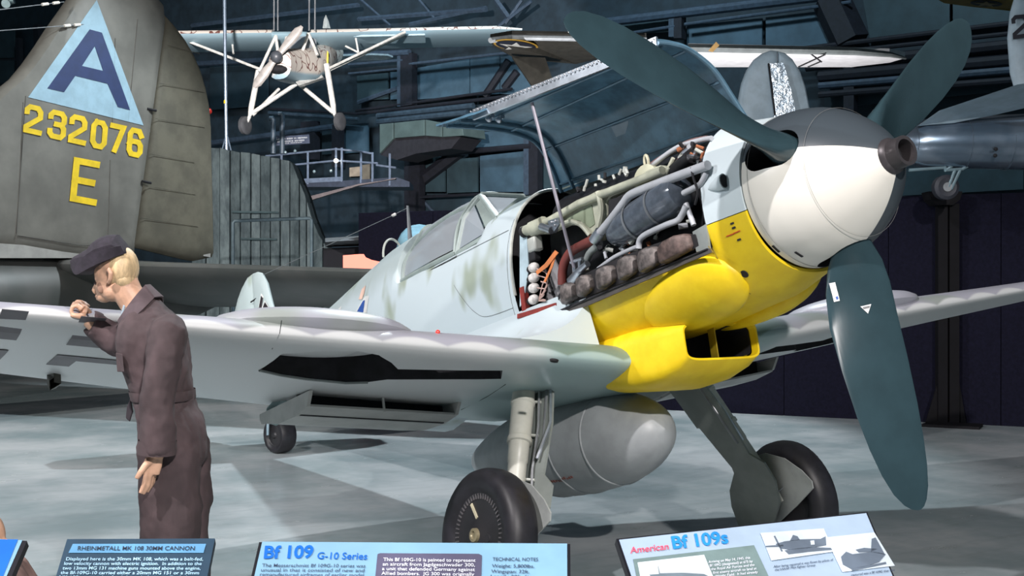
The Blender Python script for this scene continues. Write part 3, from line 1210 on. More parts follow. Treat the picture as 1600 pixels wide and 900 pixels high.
# exhaust shroud, stubs and rail
g = G()
up_ = spl(pp([(872, 462), (885, 445), (920, 425), (965, 404), (1010, 386), (1055, 371), (1085, 366)], -.385), 5)
lo_ = spl(pp([(872, 478), (885, 470), (920, 462), (965, 445), (1010, 426), (1055, 405), (1092, 384)], -.375), 5)
g.strip(up_, lo_, .006)
SHR = part('exhaust_shroud', g, mat('shroud_black', (34, 32, 34), .6), ENG)
EXM = mat('burnt_exhaust', (82, 76, 74), .5, .2, .35, 25, .12)
EXM2 = mat('rusty_exhaust', (84, 70, 66), .55, .2, .3, 20, .12)
for i, (px, py, ln, hh) in enumerate(((888, 458, .10, .052), (913, 446, .10, .05), (946, 433, .115, .052), (980, 418, .12, .052), (1013, 405, .125, .052), (1053, 388, .20, .05))):
    c = hl(px, py, 1, -.405)
    rings = []
    for f, k, oy in ((-.55, .55, .04), (-.5, .82, .012), (-.2, 1.0, -.006), (.2, .97, -.004), (.45, .8, .018), (.55, .5, .05)):
        rings.append([c + np.array([f * ln, oy + .034 * math.copysign(abs(math.cos(a)) ** .4, math.cos(a)), (hh * k) * math.copysign(abs(math.sin(a)) ** .4, math.sin(a)) + .02 * f]) for a in np.linspace(0, 2 * math.pi, 20, endpoint=False)])
    part('exhaust_stub', G().loft(rings), EXM if i < 5 else EXM2, ENG)
g = G()
g.strip(pp([(872, 487), (1108, 388)], -.392), pp([(872, 497), (1112, 394)], -.392), .012)
part('exhaust_rail', g, mat('rail_grey', (84, 80, 78), .5, .3), ENG, smooth=False)
g = G()
g.strip(pp([(874, 484), (1104, 388)], -.4), pp([(874, 487), (1104, 390)], -.4), .01)
part('rail_trim', g, DARK, ENG, smooth=False)
part('front_bracket', G().prism(pp([(1082, 362), (1103, 350), (1108, 388), (1088, 394)], -.375), (0, .012, 0)), GREYP, ENG, smooth=False)
part('rear_bracket', G().prism(pp([(872, 462), (884, 456), (886, 488), (873, 492)], -.38), (0, .012, 0)), GREYP, ENG, smooth=False)

# rear bay: frames, ammunition box, cloth-wrapped plugs, straps
part('bay_floor', G().prism(pp([(812, 490), (872, 470), (895, 480), (880, 505), (812, 500)], -.30), (0, .25, 0)), GREYP, ENG, smooth=False)
part('bay_side', G().prism([bp(x, tz(x, z), -.004) for x, z in ((-2.14, -.185), (-1.83, -.20), (-1.83, -.36), (-2.14, -.36))], (0, .012, 0)), PF, ENG, smooth=False)
part('red_frame', G().strip(pp([(808, 491), (868, 473)], -.395), pp([(808, 498), (870, 479)], -.395), .02), REDB, ENG, smooth=False)
part('red_upright', G().box(pp([(820, 467)], -.36)[0], (.045, .03, .14)), REDB, ENG, smooth=False)
part('bay_panel', G().prism(pp([(858, 440), (866, 405), (878, 430), (874, 470), (850, 478)], -.28), (0, .01, 0)), mat('bay_grey', (150, 148, 150), .5), ENG, smooth=False)
part('bay_strut', G().tube(pp([(852, 420), (868, 470)], -.33), .008, 6), DARK, ENG)
part('bay_pane', G().prism(pp([(812, 360), (822, 356), (826, 420), (818, 470), (812, 480)], -.37), (0, .006, 0)), mat('pale_blue_panel', (186, 206, 214), .35), ENG, smooth=False)
part('connector_box', G().box(pp([(836, 382)], -.36)[0], (.085, .06, .085)), LGREY, ENG, bevel=.012)
part('connector_base', G().box(pp([(836, 400)], -.355)[0], (.06, .05, .06)), DARK, ENG, bevel=.01)
for py in (418, 434, 450, 468):
    c = pp([(834, py)], -.375)[0]
    q = G()
    q.ball(c, (.042, .03, .029), 12, 8)
    part('wrapped_plug', q, WHITE, ENG)
    part('plug_socket', G().tube([c + np.array([-.055, .01, 0]), c + np.array([-.03, 0, 0])], .022, 10), DARK, ENG)
ORG = mat('orange_strap', (214, 128, 74), .7)
part('tie_strap', G().strip(pp([(868, 391), (852, 412), (838, 424)], -.41), pp([(873, 395), (856, 417), (840, 429)], -.41), .004), ORG, ENG, smooth=False)
part('tie_strap', G().strip(pp([(868, 392), (861, 415), (850, 440)], -.405), pp([(871, 394), (864, 417), (853, 441)], -.405), .003), ORG, ENG, smooth=False)
WIRE = mat('pink_wire', (190, 160, 150), .6)
for k in range(6):
    a_ = [(842 + random.uniform(-4, 4), 420 + 10 * k), (850 + random.uniform(-2, 6), 428 + 8 * k), (849 + random.uniform(-4, 4), 445 + 5 * k), (842, 470)]
    pipe('wiring', [(q[0], q[1], -.39) for q in a_], .004, WIRE, -.39, 5, 4)

# --- raised engine cover hinged along the spine
BP_ = spl([(.03, .575), (-.03, .76), (-.128, .90), (-.30, .955), (-.55, .967), (-.74, .962)], 6)
FP_ = spl([(.03, .425), (-.065, .575), (-.164, .71), (-.305, .795), (-.42, .815), (-.50, .814)], 6)
rows, rin = [], []
for f in np.linspace(0, 1, 14):
    x = -2.12 + f * (2.12 - .47)
    rows.append([np.array([x, *((1 - f) * np.array(b) + f * np.array(c))]) for b, c in zip(BP_, FP_)])


def inward(row, d):
    out = []
    for i, p in enumerate(row):
        t = row[min(i + 1, len(row) - 1)] - row[max(i - 1, 0)]
        n = np.array([0, t[2], -t[1]])
        n /= np.linalg.norm(n)
        if n[2] > 0:
            n = -n
        out.append(p + n * d)
    return out


g = G().loft([list(r) + inward(r, .012)[::-1] for r in rows])
CVI = mat('cover_inside_blue_grey', (84, 118, 138), .22, .1, .12, 7, .03, .6)
CV = part('engine_cover', g, CVI)
for r in (rows[0], rows[-1], rows[1]):
    part('edge_rib', G().tube(inward(r, .022), .014, 8, flat=.7), mat('rib_blue_grey', (92, 122, 140), .25, .2), CV)
for idx in (2, 9, 18, 24):
    part('stringer', G().tube([inward(r, .016)[idx] for r in rows], .008, 6), mat('rib_blue_grey', (92, 122, 140), .25, .2), CV)
g = G()
fe = [np.array(r[-1]) for r in rows]
g.strip([p + np.array([0, -.004, .012]) for p in fe[2:]], [p + np.array([0, -.012, -.05]) for p in fe[2:]], .012)
FLG = part('cover_flange', g, ALU, CV, smooth=False)
g = G()
for k in range(46):
    f = k / 45
    p = fe[2] + (fe[-1] - fe[2]) * f
    g.ball(p + np.array([0, -.018, -.002]), .006, 6, 4)
part('flange_rivet', g, STEEL, FLG)
g = G()
p0, p1 = fe[0], fe[3]
g.prism([p0 + [-.05, .02, -.01], p0 + [0, -.07, -.03], p1 + [0, -.07, -.05], p1 + [0, .0, -.02]], (0, 0, .012))
part('cover_tab', g, CVI, CV, smooth=False)
g = G()
for p in (inward(rows[2], .03)[26], inward(rows[2], .03)[24], inward(rows[12], .04)[26], inward(rows[12], .05)[24]):
    g.tube([p + [-.03, 0, 0], p + [.03, 0, 0]], .014, 8)
    g.ball(p + np.array([.02, -.02, -.02]), .018, 8, 6)
part('cover_latch', g, ALU, CV)
IR = [inward(r, .02) for r in rows]
part('paper_tag', G().prism([hlp(*p, (0, -.8, -.6), IR[6][9]) for p in ((955, 198), (985, 187), (993, 202), (963, 214))], (0, -.001, -.001)), mat('paper_tag_grey', (150, 168, 180), .6), CV, smooth=False)
part('support_rod', G().tube([hl(897, 418, 1, -.40), hl(831, 160, 1, -.60)], .0095, 8), mat('rod_pinkish_grey', (150, 146, 156), .4, .2), CV)
part('front_gap', G().tube([bp(-.472, t, -.012) for t in np.linspace(-.1, 1.75, 24)], .012, 6), DARK, NC)

# --- landing gear (world coordinates)
DOORC = mat('gear_door_grey', (124, 130, 126), .5, 0, .05)
STRC = mat('strut_grey', (188, 188, 178), .4, 0, .05)


def wheel(par, c, axis, R, wd, m=None):
    c, axis = np.array(c, float), np.array(axis, float)
    prof = []
    for t in np.linspace(-math.pi * .5 - .9, math.pi * .5 + .9, 24):
        pass
    # tyre: rounded section between rim edges
    sec_ = [(-.36, .62), (-.46, .70), (-.5, .80), (-.47, .90), (-.36, .965), (-.18, .995), (0, 1.0), (.18, .995), (.36, .965), (.47, .90), (.5, .80), (.46, .70), (.36, .62)]
    ty = wpart('tyre', G().lathe([(x * wd, r * R) for x, r in sec_], c, axis, 48, False), RUB, par)
    hb = wpart('wheel_hub', G().lathe([(-.33 * wd, R * .2), (-.36 * wd, R * .64), (.36 * wd, R * .64), (.37 * wd, R * .60), (.33 * wd, R * .56), (.36 * wd, R * .2), (.44 * wd, R * .13), (.44 * wd, R * .05)], c, axis, 40), mat('hub_black', (36, 35, 38), .5), par)
    return ty, hb


def gear(s):
    piv = np.array([-1.70, s * .56, 1.12])
    ax_ = np.array([-1.30, s * .90, .37])
    ld = (ax_ - piv) / np.linalg.norm(ax_ - piv)
    L = np.linalg.norm(ax_ - piv)
    wc = np.array([-1.30, s * 1.035, .335])
    wa = np.array([.05, s * math.cos(rad(9)), math.sin(rad(9))])
    wa /= np.linalg.norm(wa)
    gm = wpart('landing_gear', G().lathe([(-.10, .055), (.0, .068), (.04, .068), (.05, .062), (.20, .062), (.205, .067), (.22, .067), (.225, .062), (.42, .060), (.425, .067), (.45, .067), (.455, .056), (.56, .054), (.565, .05), (L + .05, .048)], piv, ld, 24), STRC)
    wpart('axle', G().tube([ax_ + ld * .02, wc], .035, 12), STRC, gm)
    wpart('torque_link', G().tube([ax_ - ld * .05, ax_ + ld * .06], [.05, .065], 12), STRC, gm)
    wheel(gm, wc, wa, .335, .175)
    # hub details on the outer face
    u = np.cross(wa, (0, 0, 1))
    u /= np.linalg.norm(u)
    v = np.cross(u, wa)
    g = G()
    for k in range(56):
        t = 2 * math.pi * k / 56
        d_ = math.cos(t) * u + math.sin(t) * v
        g.box(wc + wa * .062 + d_ * .192, (.026, .007, .006), (d_, np.cross(wa, d_), wa))
    wpart('rim_tooth', g, mat('rim_dark_grey', (84, 82, 84), .5), gm, smooth=False)
    wpart('hub_cap', G().lathe([(0, .036), (.018, .034), (.02, .02), (.012, .016)], wc + wa * .075, wa, 20), mat('brass_cap', (150, 140, 112), .4, .3), gm)
    wpart('hub_port', G().lathe([(0, .022), (.006, .02)], wc + wa * .06 - u * s * -.085, wa, 14), DARK, gm)
    pl = (u * .7 * (-s) * -1 + v * .7)
    wpart('maker_plate', G().box(wc + wa * .064 + (v * .11 + u * (s * -.06)), (.09, .016, .006), (np.array(u * .75 * (-s) * -1 - v * .66) / 1.0, np.cross(wa, u * .75 * (-s) * -1 - v * .66), wa)), mat('plate_cream', (196, 188, 160), .4), gm, smooth=False)
    # brake line, drag stay
    fw = np.array([.9, 0, .4])
    side = np.cross(ld, wa)
    q = .075
    g = G()
    o1 = np.array([.055, -s * .06, .0])
    g.tube([piv + o1 + ld * .1, piv + o1 * 1.15 + ld * .35, piv + o1 + ld * .6, ax_ + o1 * 1.2, wc + np.array([.10, -s * .10, .12])], .008, 6)
    wpart('brake_line', g, STEEL, gm)
    for f in (.22, .44, .72):
        wpart('line_clip', G().tube([piv + ld * f * L - np.array([.07, 0, 0]), piv + ld * f * L + o1 * 1.2], .008, 6), LGREY, gm)
    g = G()
    g.tube([piv + np.array([.09, -s * .09, .02]), piv + np.array([.10, -s * .09, 0]) + ld * .55], .012, 8)
    wpart('door_rod', g, STEEL, gm)
    # door: outline read off the far (port) leg, mirrored for the near one
    nrm = np.cross(ld * [1, s, 1], (1, 0, 0.0))
    p0 = np.array([-1.66, .50, 1.08])
    P = [hit(*p, nrm, p0) for p in ((1040, 600), (1100, 597), (1132, 640), (1172, 708), (1196, 722), (1213, 750), (1220, 785), (1212, 815), (1200, 835), (1175, 840), (1158, 825), (1145, 790), (1142, 765), (1149, 738), (1146, 730), (1095, 668), (1091, 668), (1060, 625))]
    P = [p * np.array([1, s, 1]) for p in P]
    n2 = np.cross(ld, (1, 0, 0))
    n2 /= np.linalg.norm(n2)
    if n2[1] * s > 0:
        n2 = -n2
    dr = wpart('gear_door', G().prism(P, n2 * .012), DOORC, gm, smooth=False)
    Q = [hit(*p, (0, 1, .15), (-1.3, .885, .4)) for p in ((1168, 716), (1195, 708), (1225, 716), (1252, 735), (1268, 752), (1270, 763), (1245, 790), (1215, 818), (1185, 835), (1180, 780))]
    Q = [p * np.array([1, s, 1]) for p in Q]
    wpart('wheel_cover', G().prism(Q, (0, s * .008, 0)), mat('cover_plate_grey', (150, 154, 152), .5), gm, smooth=False)
    wpart('door_stay', G().tube([P[1] + np.array([-.02, 0, 0]), P[2] + [-.01, 0, 0], P[3] + [-.06, 0, .07]], .010, 6), ALU, gm)
    return gm


GR, GL_ = gear(-1), gear(1)
GR['label'], GL_['label'] = 'near landing gear leg', 'far landing gear leg'
tw = wpart('tail_wheel', G().tube([(-6.98, 0, .62), (-6.95, 0, .36), (-6.93, 0, .31)], [.05, .05, .06], 14), mat('fork_blue_grey', (136, 158, 170), .4, .1))
wheel(tw, (-6.91, 0, .170), (.25, -1, 0), .172, .17)
g = G()
for s in (-1, 1):
    g.tube([(-6.93, 0, .335), (-6.93 + s * .03, s * .10, .30), (-6.91 + s * .03, s * .11, .17)], [.045, .03, .02], 10, flat=.6)
wpart('fork', g, mat('fork_blue_grey', (136, 158, 170)), tw)

# --- drop tank on its rack
def tank_ax(x):
    return np.array([x, 0, -.955])


PR = spl([(0, .002), (.03, .085), (.10, .155), (.25, .225), (.45, .27), (.75, .295), (1.0, .295), (1.3, .265), (1.6, .205), (1.85, .135), (2.0, .075), (2.08, .01)], 4)
DT = part('drop_tank', G().lathe([(p[0], p[1]) for p in PR], (-1.44, 0, -.95), (-1, 0, .01), 48), mat('tank_grey', (150, 154, 156), .42, 0, .05))
g = G()
for x_ in (.42, .72, 1.02):
    rr = float(np.interp(x_, [p[0] for p in PR], [p[1] for p in PR]))
    g.tube([np.array([-1.44 - x_, rr * math.cos(t), -.95 + .01 * x_ + rr * math.sin(t)]) for t in np.linspace(0, 2 * math.pi, 48)], .006, 6)
part('weld_seam', g, mat('tank_grey', (150, 154, 156)), DT)
g = G()
for x_, y_, z_, w_, h_ in ((-2.15, -.10, -.60, .06, .12), (-2.35, -.10, -.60, .05, .12), (-2.5, .08, -.6, .05, .12), (-1.95, .05, -.6, .06, .14), (-2.05, -.02, -.63, .5, .06)):
    g.box((x_, y_, z_ - .03), (w_, .05, h_))
part('tank_rack', g, mat('rack_dark', (66, 66, 66), .6), DT, smooth=False, bevel=.006)
random.seed(3)
g = G()
for k in range(16):
    t = rad(222 + random.uniform(-1.5, 1.5))
    x_ = .62 + k * .022
    rr = float(np.interp(x_, [p[0] for p in PR], [p[1] for p in PR])) + .002
    n_ = np.array([0, math.cos(t), math.sin(t)])
    g.box(np.array([-1.44 - x_, 0, -.95 + .01 * x_]) + n_ * rr, (.014, random.uniform(.008, .02), .002), ((1, 0, 0), np.cross(n_, (1, 0, 0)), n_))
part('red_stencil', g, mat('faded_stencil_red', (140, 84, 74)), DT, smooth=False)
part('tank_tag', G().box(hl(779, 724, 1, -.22), (.05, .01, .045)), WHITE, DT, smooth=False)
# fuselage markings
fb = world_bvh(FUS)


def mark(nm, poly, m, bvh, par, tol=.004, step=6):
    gg = decal_grid(poly, bvh, tol, step)
    if gg is None:
        return
    return child_world(obj(nm, gg, m, None), par)


mark('code_edge', [(554, 490), (571, 463), (577, 462), (573, 490)], mat('mark_white', (225, 225, 222)), fb, FUS, .003)
mark('code_number', [(557, 490), (568, 470), (571, 469), (568, 490)], mat('mark_blue', (46, 84, 158)), fb, FUS, .005)
mark('tail_band', [(561, 468), (566, 452), (572, 446), (570, 458), (566, 468)], mat('mark_pale_orange', (226, 190, 172)), fb, FUS)
mark('code_dash', [(526, 487), (534, 478), (532, 488)], mat('mark_white', (225, 225, 222)), fb, FUS)
# stickers on the lower propeller blade
LB = [o for o in FG.children if o.name.startswith('propeller_blade')][2]
bb = world_bvh(LB)
mark('sticker', [(1296, 443), (1305, 441), (1312, 470), (1303, 472)], mat('sticker_white', (228, 228, 228), .4), bb, LB, .003, 5)
mark('sticker_dot', [(1305, 464), (1309, 463), (1310, 467), (1307, 469)], mat('mark_blue', (46, 84, 158)), bb, LB, .005, 3)
mark('maker_badge', [(1344, 479), (1361, 475), (1356, 490)], mat('sticker_white', (228, 228, 228)), bb, LB, .003, 4)
mark('badge_lettering', [(1347, 480), (1359, 477.5), (1358, 481), (1349, 483)], mat('badge_grey', (120, 120, 120)), bb, LB, .005, 3)

# ------------------------------------------------------------------ bomber tail on the left
DH = np.array([DV[0], DV[1], 0]) / math.hypot(DV[0], DV[1])
AL = rad(55)
BFW = -math.cos(AL) * RV - math.sin(AL) * DH
BLF = math.sin(AL) * RV - math.cos(AL) * DH
BO = at(180, 446, 16.0)
BO = np.array([BO[0], BO[1], 0])
Z3 = np.array([0, 0, 1.0])
BOMB = thing('bomber_aircraft', 'olive drab bomber tail with yellow number and blue letter in a pale triangle', 'aircraft', BO)
MB = Matrix.Translation(-Vector(BO))


def bpart(name, g, m, parent=None, **k):
    return obj(name, g, m, parent or BOMB, mtx=(MB if parent is None else None), **k)


def fpx(px, py, off=0.0):
    return hit(px, py, BLF, BO + BLF * off)


OD = mat('olive_drab_fabric', (92, 88, 76), .75, 0, .10, 3.0, .02)
OD2 = mat('faded_olive_metal', (112, 110, 104), .55, 0, .10, 1.6)
OD3 = mat('pale_olive_grey', (150, 148, 144), .6, 0, .06)


def lens(P, th, base, nrm, fs=((1, .12), (.94, .55), (.8, .9), (.45, 1.0))):
    """lens-section slab around outline P (points lying in a plane)"""
    P = [np.array(p) for p in P]
    c = np.mean(P, axis=0)
    front = [[c + (p - c) * f + nrm * th * h for p in P] for f, h in fs]
    back = [[c + (p - c) * f - nrm * th * h for p in P] for f, h in fs]
    return G().loft(front[::-1] + back)


FINP = [(-260, 384), (-190, 340), (-110, 258), (-50, 184), (0, 138), (20, 122), (40, 98), (60, 70), (78, 42), (95, 18), (112, -6), (135, -28), (165, -38), (200, -36), (228, -20), (252, 8), (254, 34), (205, 388), (205, 400), (120, 402), (60, 396), (0, 388), (-120, 386)]
FIN2 = bpart('fin', lens([fpx(*p) for p in FINP], .16, BO, BLF, ((1, .25), (.97, .75), (.9, 1.0), (.45, 1.0))), OD2)
RUDP = [(255, 24), (268, 38), (283, 58), (297, 82), (308, 108), (316, 135), (322, 165), (325, 200), (326, 260), (328, 330), (329, 402), (300, 408), (283, 405), (205, 386), (225, 240)]
RUD2 = bpart('rudder', lens([fpx(*p, -.02) for p in RUDP], .11, BO, BLF, ((1, .2), (.96, .75), (.88, 1.0), (.45, 1.0))), OD)
bpart('trim_tab', G().prism([fpx(*p, .06) for p in ((307, 268), (324, 270), (327, 330), (329, 402), (318, 400))], BLF * -.10), OD3, RUD2, smooth=False)
for a_, b_ in (((258, 70), (318, 150)), ((246, 130), (325, 200)), ((238, 185), (326, 260)), ((229, 240), (310, 268)), ((222, 290), (312, 320)), ((215, 340), (316, 365))):
    bpart('rudder_rib', G().tube([fpx(a_[0] + 4, a_[1], .113), fpx(b_[0] - 6, a_[1] + 14, .098)], .0035, 5), OD, RUD2)
for p in ((236, 171), (228, 284)):
    bpart('rudder_hinge', G().tube([fpx(p[0] - 6, p[1] - 1, .16), fpx(p[0] + 8, p[1] + 2, .16)], .018, 6), DARK, RUD2)
g = G()
for L in ([(36, 160), (32, 250), (25, 380)], [(28, 368), (120, 382), (205, 388)], [(172, 250), (170, 330), (168, 385)], [(40, 150), (30, 300), (24, 365)], [(180, 60), (175, 200)], [(215, 30), (200, 190)]):
    g.tube([fpx(*p, .162) for p in L], .006, 4)
g_ = bpart('fin_seam', g, mat('fin_seam_grey', (84, 82, 78)), FIN2)
g_['kind'] = 'stuff'
TRI = mat('triangle_pale_blue', (150, 180, 196), .5, 0, .04)
NAVY = mat('letter_navy', (44, 58, 98), .5, 0, .05)
YEL = mat('number_yellow', (226, 192, 40), .5, 0, .06)
bpart('pale_triangle', G().prism([fpx(*p, .163) for p in ((151, 0), (44, 152), (224, 196))], BLF * .004), TRI, FIN2, smooth=False)


def fpoly(P, off, m, nm, thick=.004):
    return bpart(nm, G().prism([fpx(*p, off) for p in P], BLF * thick), m, FIN2, smooth=False)


g = G()
for kz, P in enumerate(([(74, 138), (140, 46), (148, 72), (128, 103), (124, 109), (100, 144)], [(140, 46), (159, 51), (203, 172), (184, 167), (168, 131), (148, 72)], [(128, 103), (162, 111), (169, 131), (116, 118)])):
    g.prism([fpx(*p, .168) for p in P], BLF * (.004 + .0004 * kz))
bpart('letter_a', g, NAVY, FIN2, smooth=False)
STK = {'2': [[(0, .22), (0, .12), (.2, 0), (.8, 0), (1, .15), (1, .38), (0, .85), (0, 1), (1, 1)]],
       '3': [[(0, .2), (0, .13), (.2, 0), (.8, 0), (1, .14), (1, .36), (.82, .48), (.45, .48)], [(.82, .48), (1, .62), (1, .86), (.8, 1), (.2, 1), (0, .87), (0, .8)]],
       '0': [[(.25, 0), (.75, 0), (1, .18), (1, .82), (.75, 1), (.25, 1), (0, .82), (0, .18), (.25, 0)]],
       '7': [[(0, 0), (1, 0), (.35, 1)]],
       '6': [[(1, .18), (.8, 0), (.22, 0), (0, .18), (0, .84), (.2, 1), (.8, 1), (1, .86), (1, .6), (.8, .46), (.2, .46), (0, .58)]],
       'E': [[(1, 0), (0, 0), (0, 1), (1, 1)], [(0, .5), (.85, .5)]]}


def strokes(ch, q, wd, f, dirv, g):
    """block strokes of a character in pixel quad q=(tl,tr,br,bl)"""
    def bi(u, v):
        a = np.array(q[0]) + (np.array(q[1]) - np.array(q[0])) * u
        b = np.array(q[3]) + (np.array(q[2]) - np.array(q[3])) * u
        return a + (b - a) * v
    kk = 0
    for L in STK[ch]:
        P = [bi(*p) for p in L]
        left, right = [], []
        for i, p in enumerate(P):
            d0 = P[i] - P[i - 1] if i else P[1] - P[0]
            d1 = P[i + 1] - P[i] if i < len(P) - 1 else d0
            d0, d1 = d0 / np.linalg.norm(d0), d1 / np.linalg.norm(d1)
            n0, n1 = np.array([-d0[1], d0[0]]), np.array([-d1[1], d1[0]])
            n = n0 + n1
            n /= np.linalg.norm(n)
            k = wd / 2 / max(.45, n @ n0)
            ext = -d0 * wd / 2 if i == 0 else (d1 * wd / 2 if i == len(P) - 1 else 0)
            left.append(p + n * k + ext)
            right.append(p - n * k + ext)
        for i in range(len(P) - 1):
            g.prism([f(*left[i]), f(*left[i + 1]), f(*right[i + 1]), f(*right[i])], dirv * (1 + .05 * kk))
            kk += 1
    return g


NX = [(42, 63), (79, 100), (112, 132), (146, 164), (175, 192), (203, 220)]
for ch, (x0, x1) in zip('232076', NX):
    def yy(x):
        return 166 + (x - 42) * .226
    q = [(x0 + 1, yy(x0)), (x1 + 1, yy(x1)), (x1 - 2, yy(x1) + 37), (x0 - 2, yy(x0) + 37)]
    bpart('tail_number', strokes(ch, q, 8, lambda a, b: fpx(a, b, .168), BLF * .004, G()), YEL, FIN2, smooth=False)
bpart('tail_letter', strokes('E', [(120, 251), (151, 257), (146, 316), (114, 310)], 10, lambda a, b: fpx(a, b, .168), BLF * .004, G()), YEL, FIN2, smooth=False)
# stabilisers
def stab(s):
    rings = []
    for y in (.3, 1.0, 2.2, 3.6, 5.0, 5.8, 6.25, 6.5, 6.58):
        e = math.sqrt(max(.02, 1 - max(0, (y - 5.4) / 1.2) ** 2))
        xl = (1.15 - .20 * y)
        xt = (-1.35 + .04 * y)
        m_ = (xl + xt) / 2
        xl, xt = m_ + (xl - m_) * e, m_ + (xt - m_) * e
        zl, zt = 1.86 - .028 * y, 1.27 + .012 * y
        zl, zt = (zl + zt) / 2 + (zl - zt) / 2 * e, (zl + zt) / 2 - (zl - zt) / 2 * e
        ring = []
        th = .17 * (1 - y / 12) * e
        for k in range(24):
            t = 2 * math.pi * k / 24
            u = .5 - .5 * math.cos(t)
            h = math.copysign(1, math.sin(t)) * th * math.sqrt(u) * (1 - u) / .385
            ring.append(BO + BFW * (xl + (xt - xl) * u) + BLF * s * y + Z3 * (zl + (zt - zl) * u + h))
        rings.append(ring)
    return G().loft(rings)


SM = NT('stabiliser_paint')
SMAT = SM.out(SM.mix(SM.step(SM.noise(2, 3), .4, .6), (62, 64, 62), (74, 74, 72)), .42)
for s in (1, -1):
    bpart('stabiliser', stab(s), SMAT)
rings = []
for x, r_, z in ((-2.4, .05, 1.62), (-2.2, .16, 1.60), (-1.4, .36, 1.52), (0, .52, 1.42), (2.0, .68, 1.27), (4.0, .80, 1.15), (7.0, .95, 1.05)):
    rings.append([BO + BFW * x + BLF * r_ * .8 * math.cos(t) + Z3 * (z + r_ * math.sin(t)) for t in np.linspace(0, 2 * math.pi, 28, endpoint=False)])
bpart('tail_cone', G().loft(rings), SMAT)
bpart('dorsal_fairing', G().prism([fpx(*p, -.12) for p in ((-60, 380), (0, 384), (60, 394), (140, 404), (-60, 404))], BLF * .5), OD3, smooth=False)
bpart('tail_lamp', G().ball(fpx(326, 174, .02), .05, 10, 6), mat('red_lens', (230, 60, 50), .3), RUD2)
# two guard wires with sleeves at the left
def cable(nm, P, r, m, label, cat, group=None, sleeves=()):
    o = obj(nm, G().tube(P, r, 6), m)
    tag(o, label, cat, group)
    P = [np.array(p) for p in P]
    for f in sleeves:
        a = P[0] + (P[-1] - P[0]) * f
        d_ = (P[-1] - P[0]) / np.linalg.norm(P[-1] - P[0])
        s_ = obj('sleeve', G().tube([a, a + d_ * .10], r * 3.2, 8), mat('white_sleeve', (232, 224, 214), .4), o)
    return o


BWIRE = mat('wire_grey', (120, 124, 128), .5)
for A_, B_, sl in ((fpx(-40, 51, .45), fpx(132, 38, .16), (.80, .90)), (fpx(-40, 20, .45), fpx(100, 3, .16), (.74, .87))):
    wr = bpart('aerial_wire', G().tube([A_, B_], .006, 6), BWIRE)
    d_ = (B_ - A_) / np.linalg.norm(B_ - A_)
    for f in sl:
        p_ = A_ + (B_ - A_) * f
        bpart('sleeve', G().tube([p_, p_ + d_ * .10], .019, 8), mat('white_sleeve', (232, 224, 214), .4), wr)

# ------------------------------------------------------------------ light aircraft hung under the roof
SD = 34.0
S0 = at(465, 100, SD)
STO = thing('light_aircraft', 'white high-wing light aircraft with brown squiggle camouflage hanging under the roof', 'aircraft', S0)
MS = Matrix.Translation(-Vector(S0))


def spart(name, g, m, parent=None, **k):
    return obj(name, g, m, parent or STO, mtx=(MS if parent is None else None), **k)


def sq_mat():
    t = NT('squiggle_camouflage')
    n = t.noise(2.6, 1.0, .5)
    b = t.math('ABSOLUTE', t.math('SUBTRACT', n, .5))
    f = t.step(b, .012, .024)
    gn = t.n('NewGeometry')
    sx = t.n('SeparateXYZ')
    t.t.links.new(gn.outputs['Normal'], sx.inputs[0])
    un = t.step(sx.outputs[2], -.5, -.25)     # undersides are plain pale blue
    return t.out(t.mix(un, (158, 186, 198), t.mix(f, (120, 80, 72), (224, 216, 206))), .5)


SQ = sq_mat()
PALE = mat('pale_blue_underside', (158, 188, 200), .5, 0, .05, 2)
WHT = mat('white_strut', (205, 205, 200), .4)


def sp(px, py, dd=0.0):
    return at(px, py, SD + dd)


SFW = -.91 * DH - .41 * RV
SLF = np.cross(Z3, SFW)
# wings: left of picture and right of picture
def swing(x0, x1, y0, y1, d0, d1):
    rings = []
    n = 8
    for i in range(n + 1):
        f = i / n
        p = at(x0 + (x1 - x0) * f, y0 + (y1 - y0) * f, SD + d0 + (d1 - d0) * f)
        e = 1.0 if f < .95 else .55
        ring = []
        for k in range(16):
            t = 2 * math.pi * k / 16
            u = .5 - .5 * math.cos(t)
            h = (.20 if math.sin(t) > 0 else .10) * math.copysign(1, math.sin(t)) * math.sqrt(u) * (1 - u) / .385 * e
            ring.append(p + DH * (1.85 * u * e + (1 - e) * .5) + Z3 * (h - .16 * u))
        rings.append(ring)
    return G().loft(rings)


spart('wing', swing(424, 250, 51, 53, 0.6, -.6), SQ)
spart('wing', swing(484, 816, 51, 44, .9, 3.2), SQ)
spart('wing_centre', swing(424, 484, 54, 54, .6, .9), PALE)
for q in ([(422, 60), (280, 63), (280, 76), (422, 75)], [(490, 59), (664, 55), (665, 67), (520, 69), (495, 69)]):
    spart('flap', G().prism([sp(p[0], p[1], 1.6 if i in (0, 1) else 2.4) for i, p in enumerate(q)], (0, 0, .05)), PALE, smooth=False)
spart('aileron', G().prism([sp(668, 53, 2.6), sp(806, 48, 3.8), sp(800, 58, 4.2), sp(668, 59, 3.4)], (0, 0, .05)), PALE, smooth=False)
# fuselage
def cring(px, py, ra, rz, dd, n=20, e=.8):
    c = sp(px, py, dd)
    return [c + SLF * ra * math.copysign(abs(math.cos(t)) ** e, math.cos(t)) + Z3 * rz * math.copysign(abs(math.sin(t)) ** e, math.sin(t)) for t in np.linspace(0, 2 * math.pi, n, endpoint=False)]


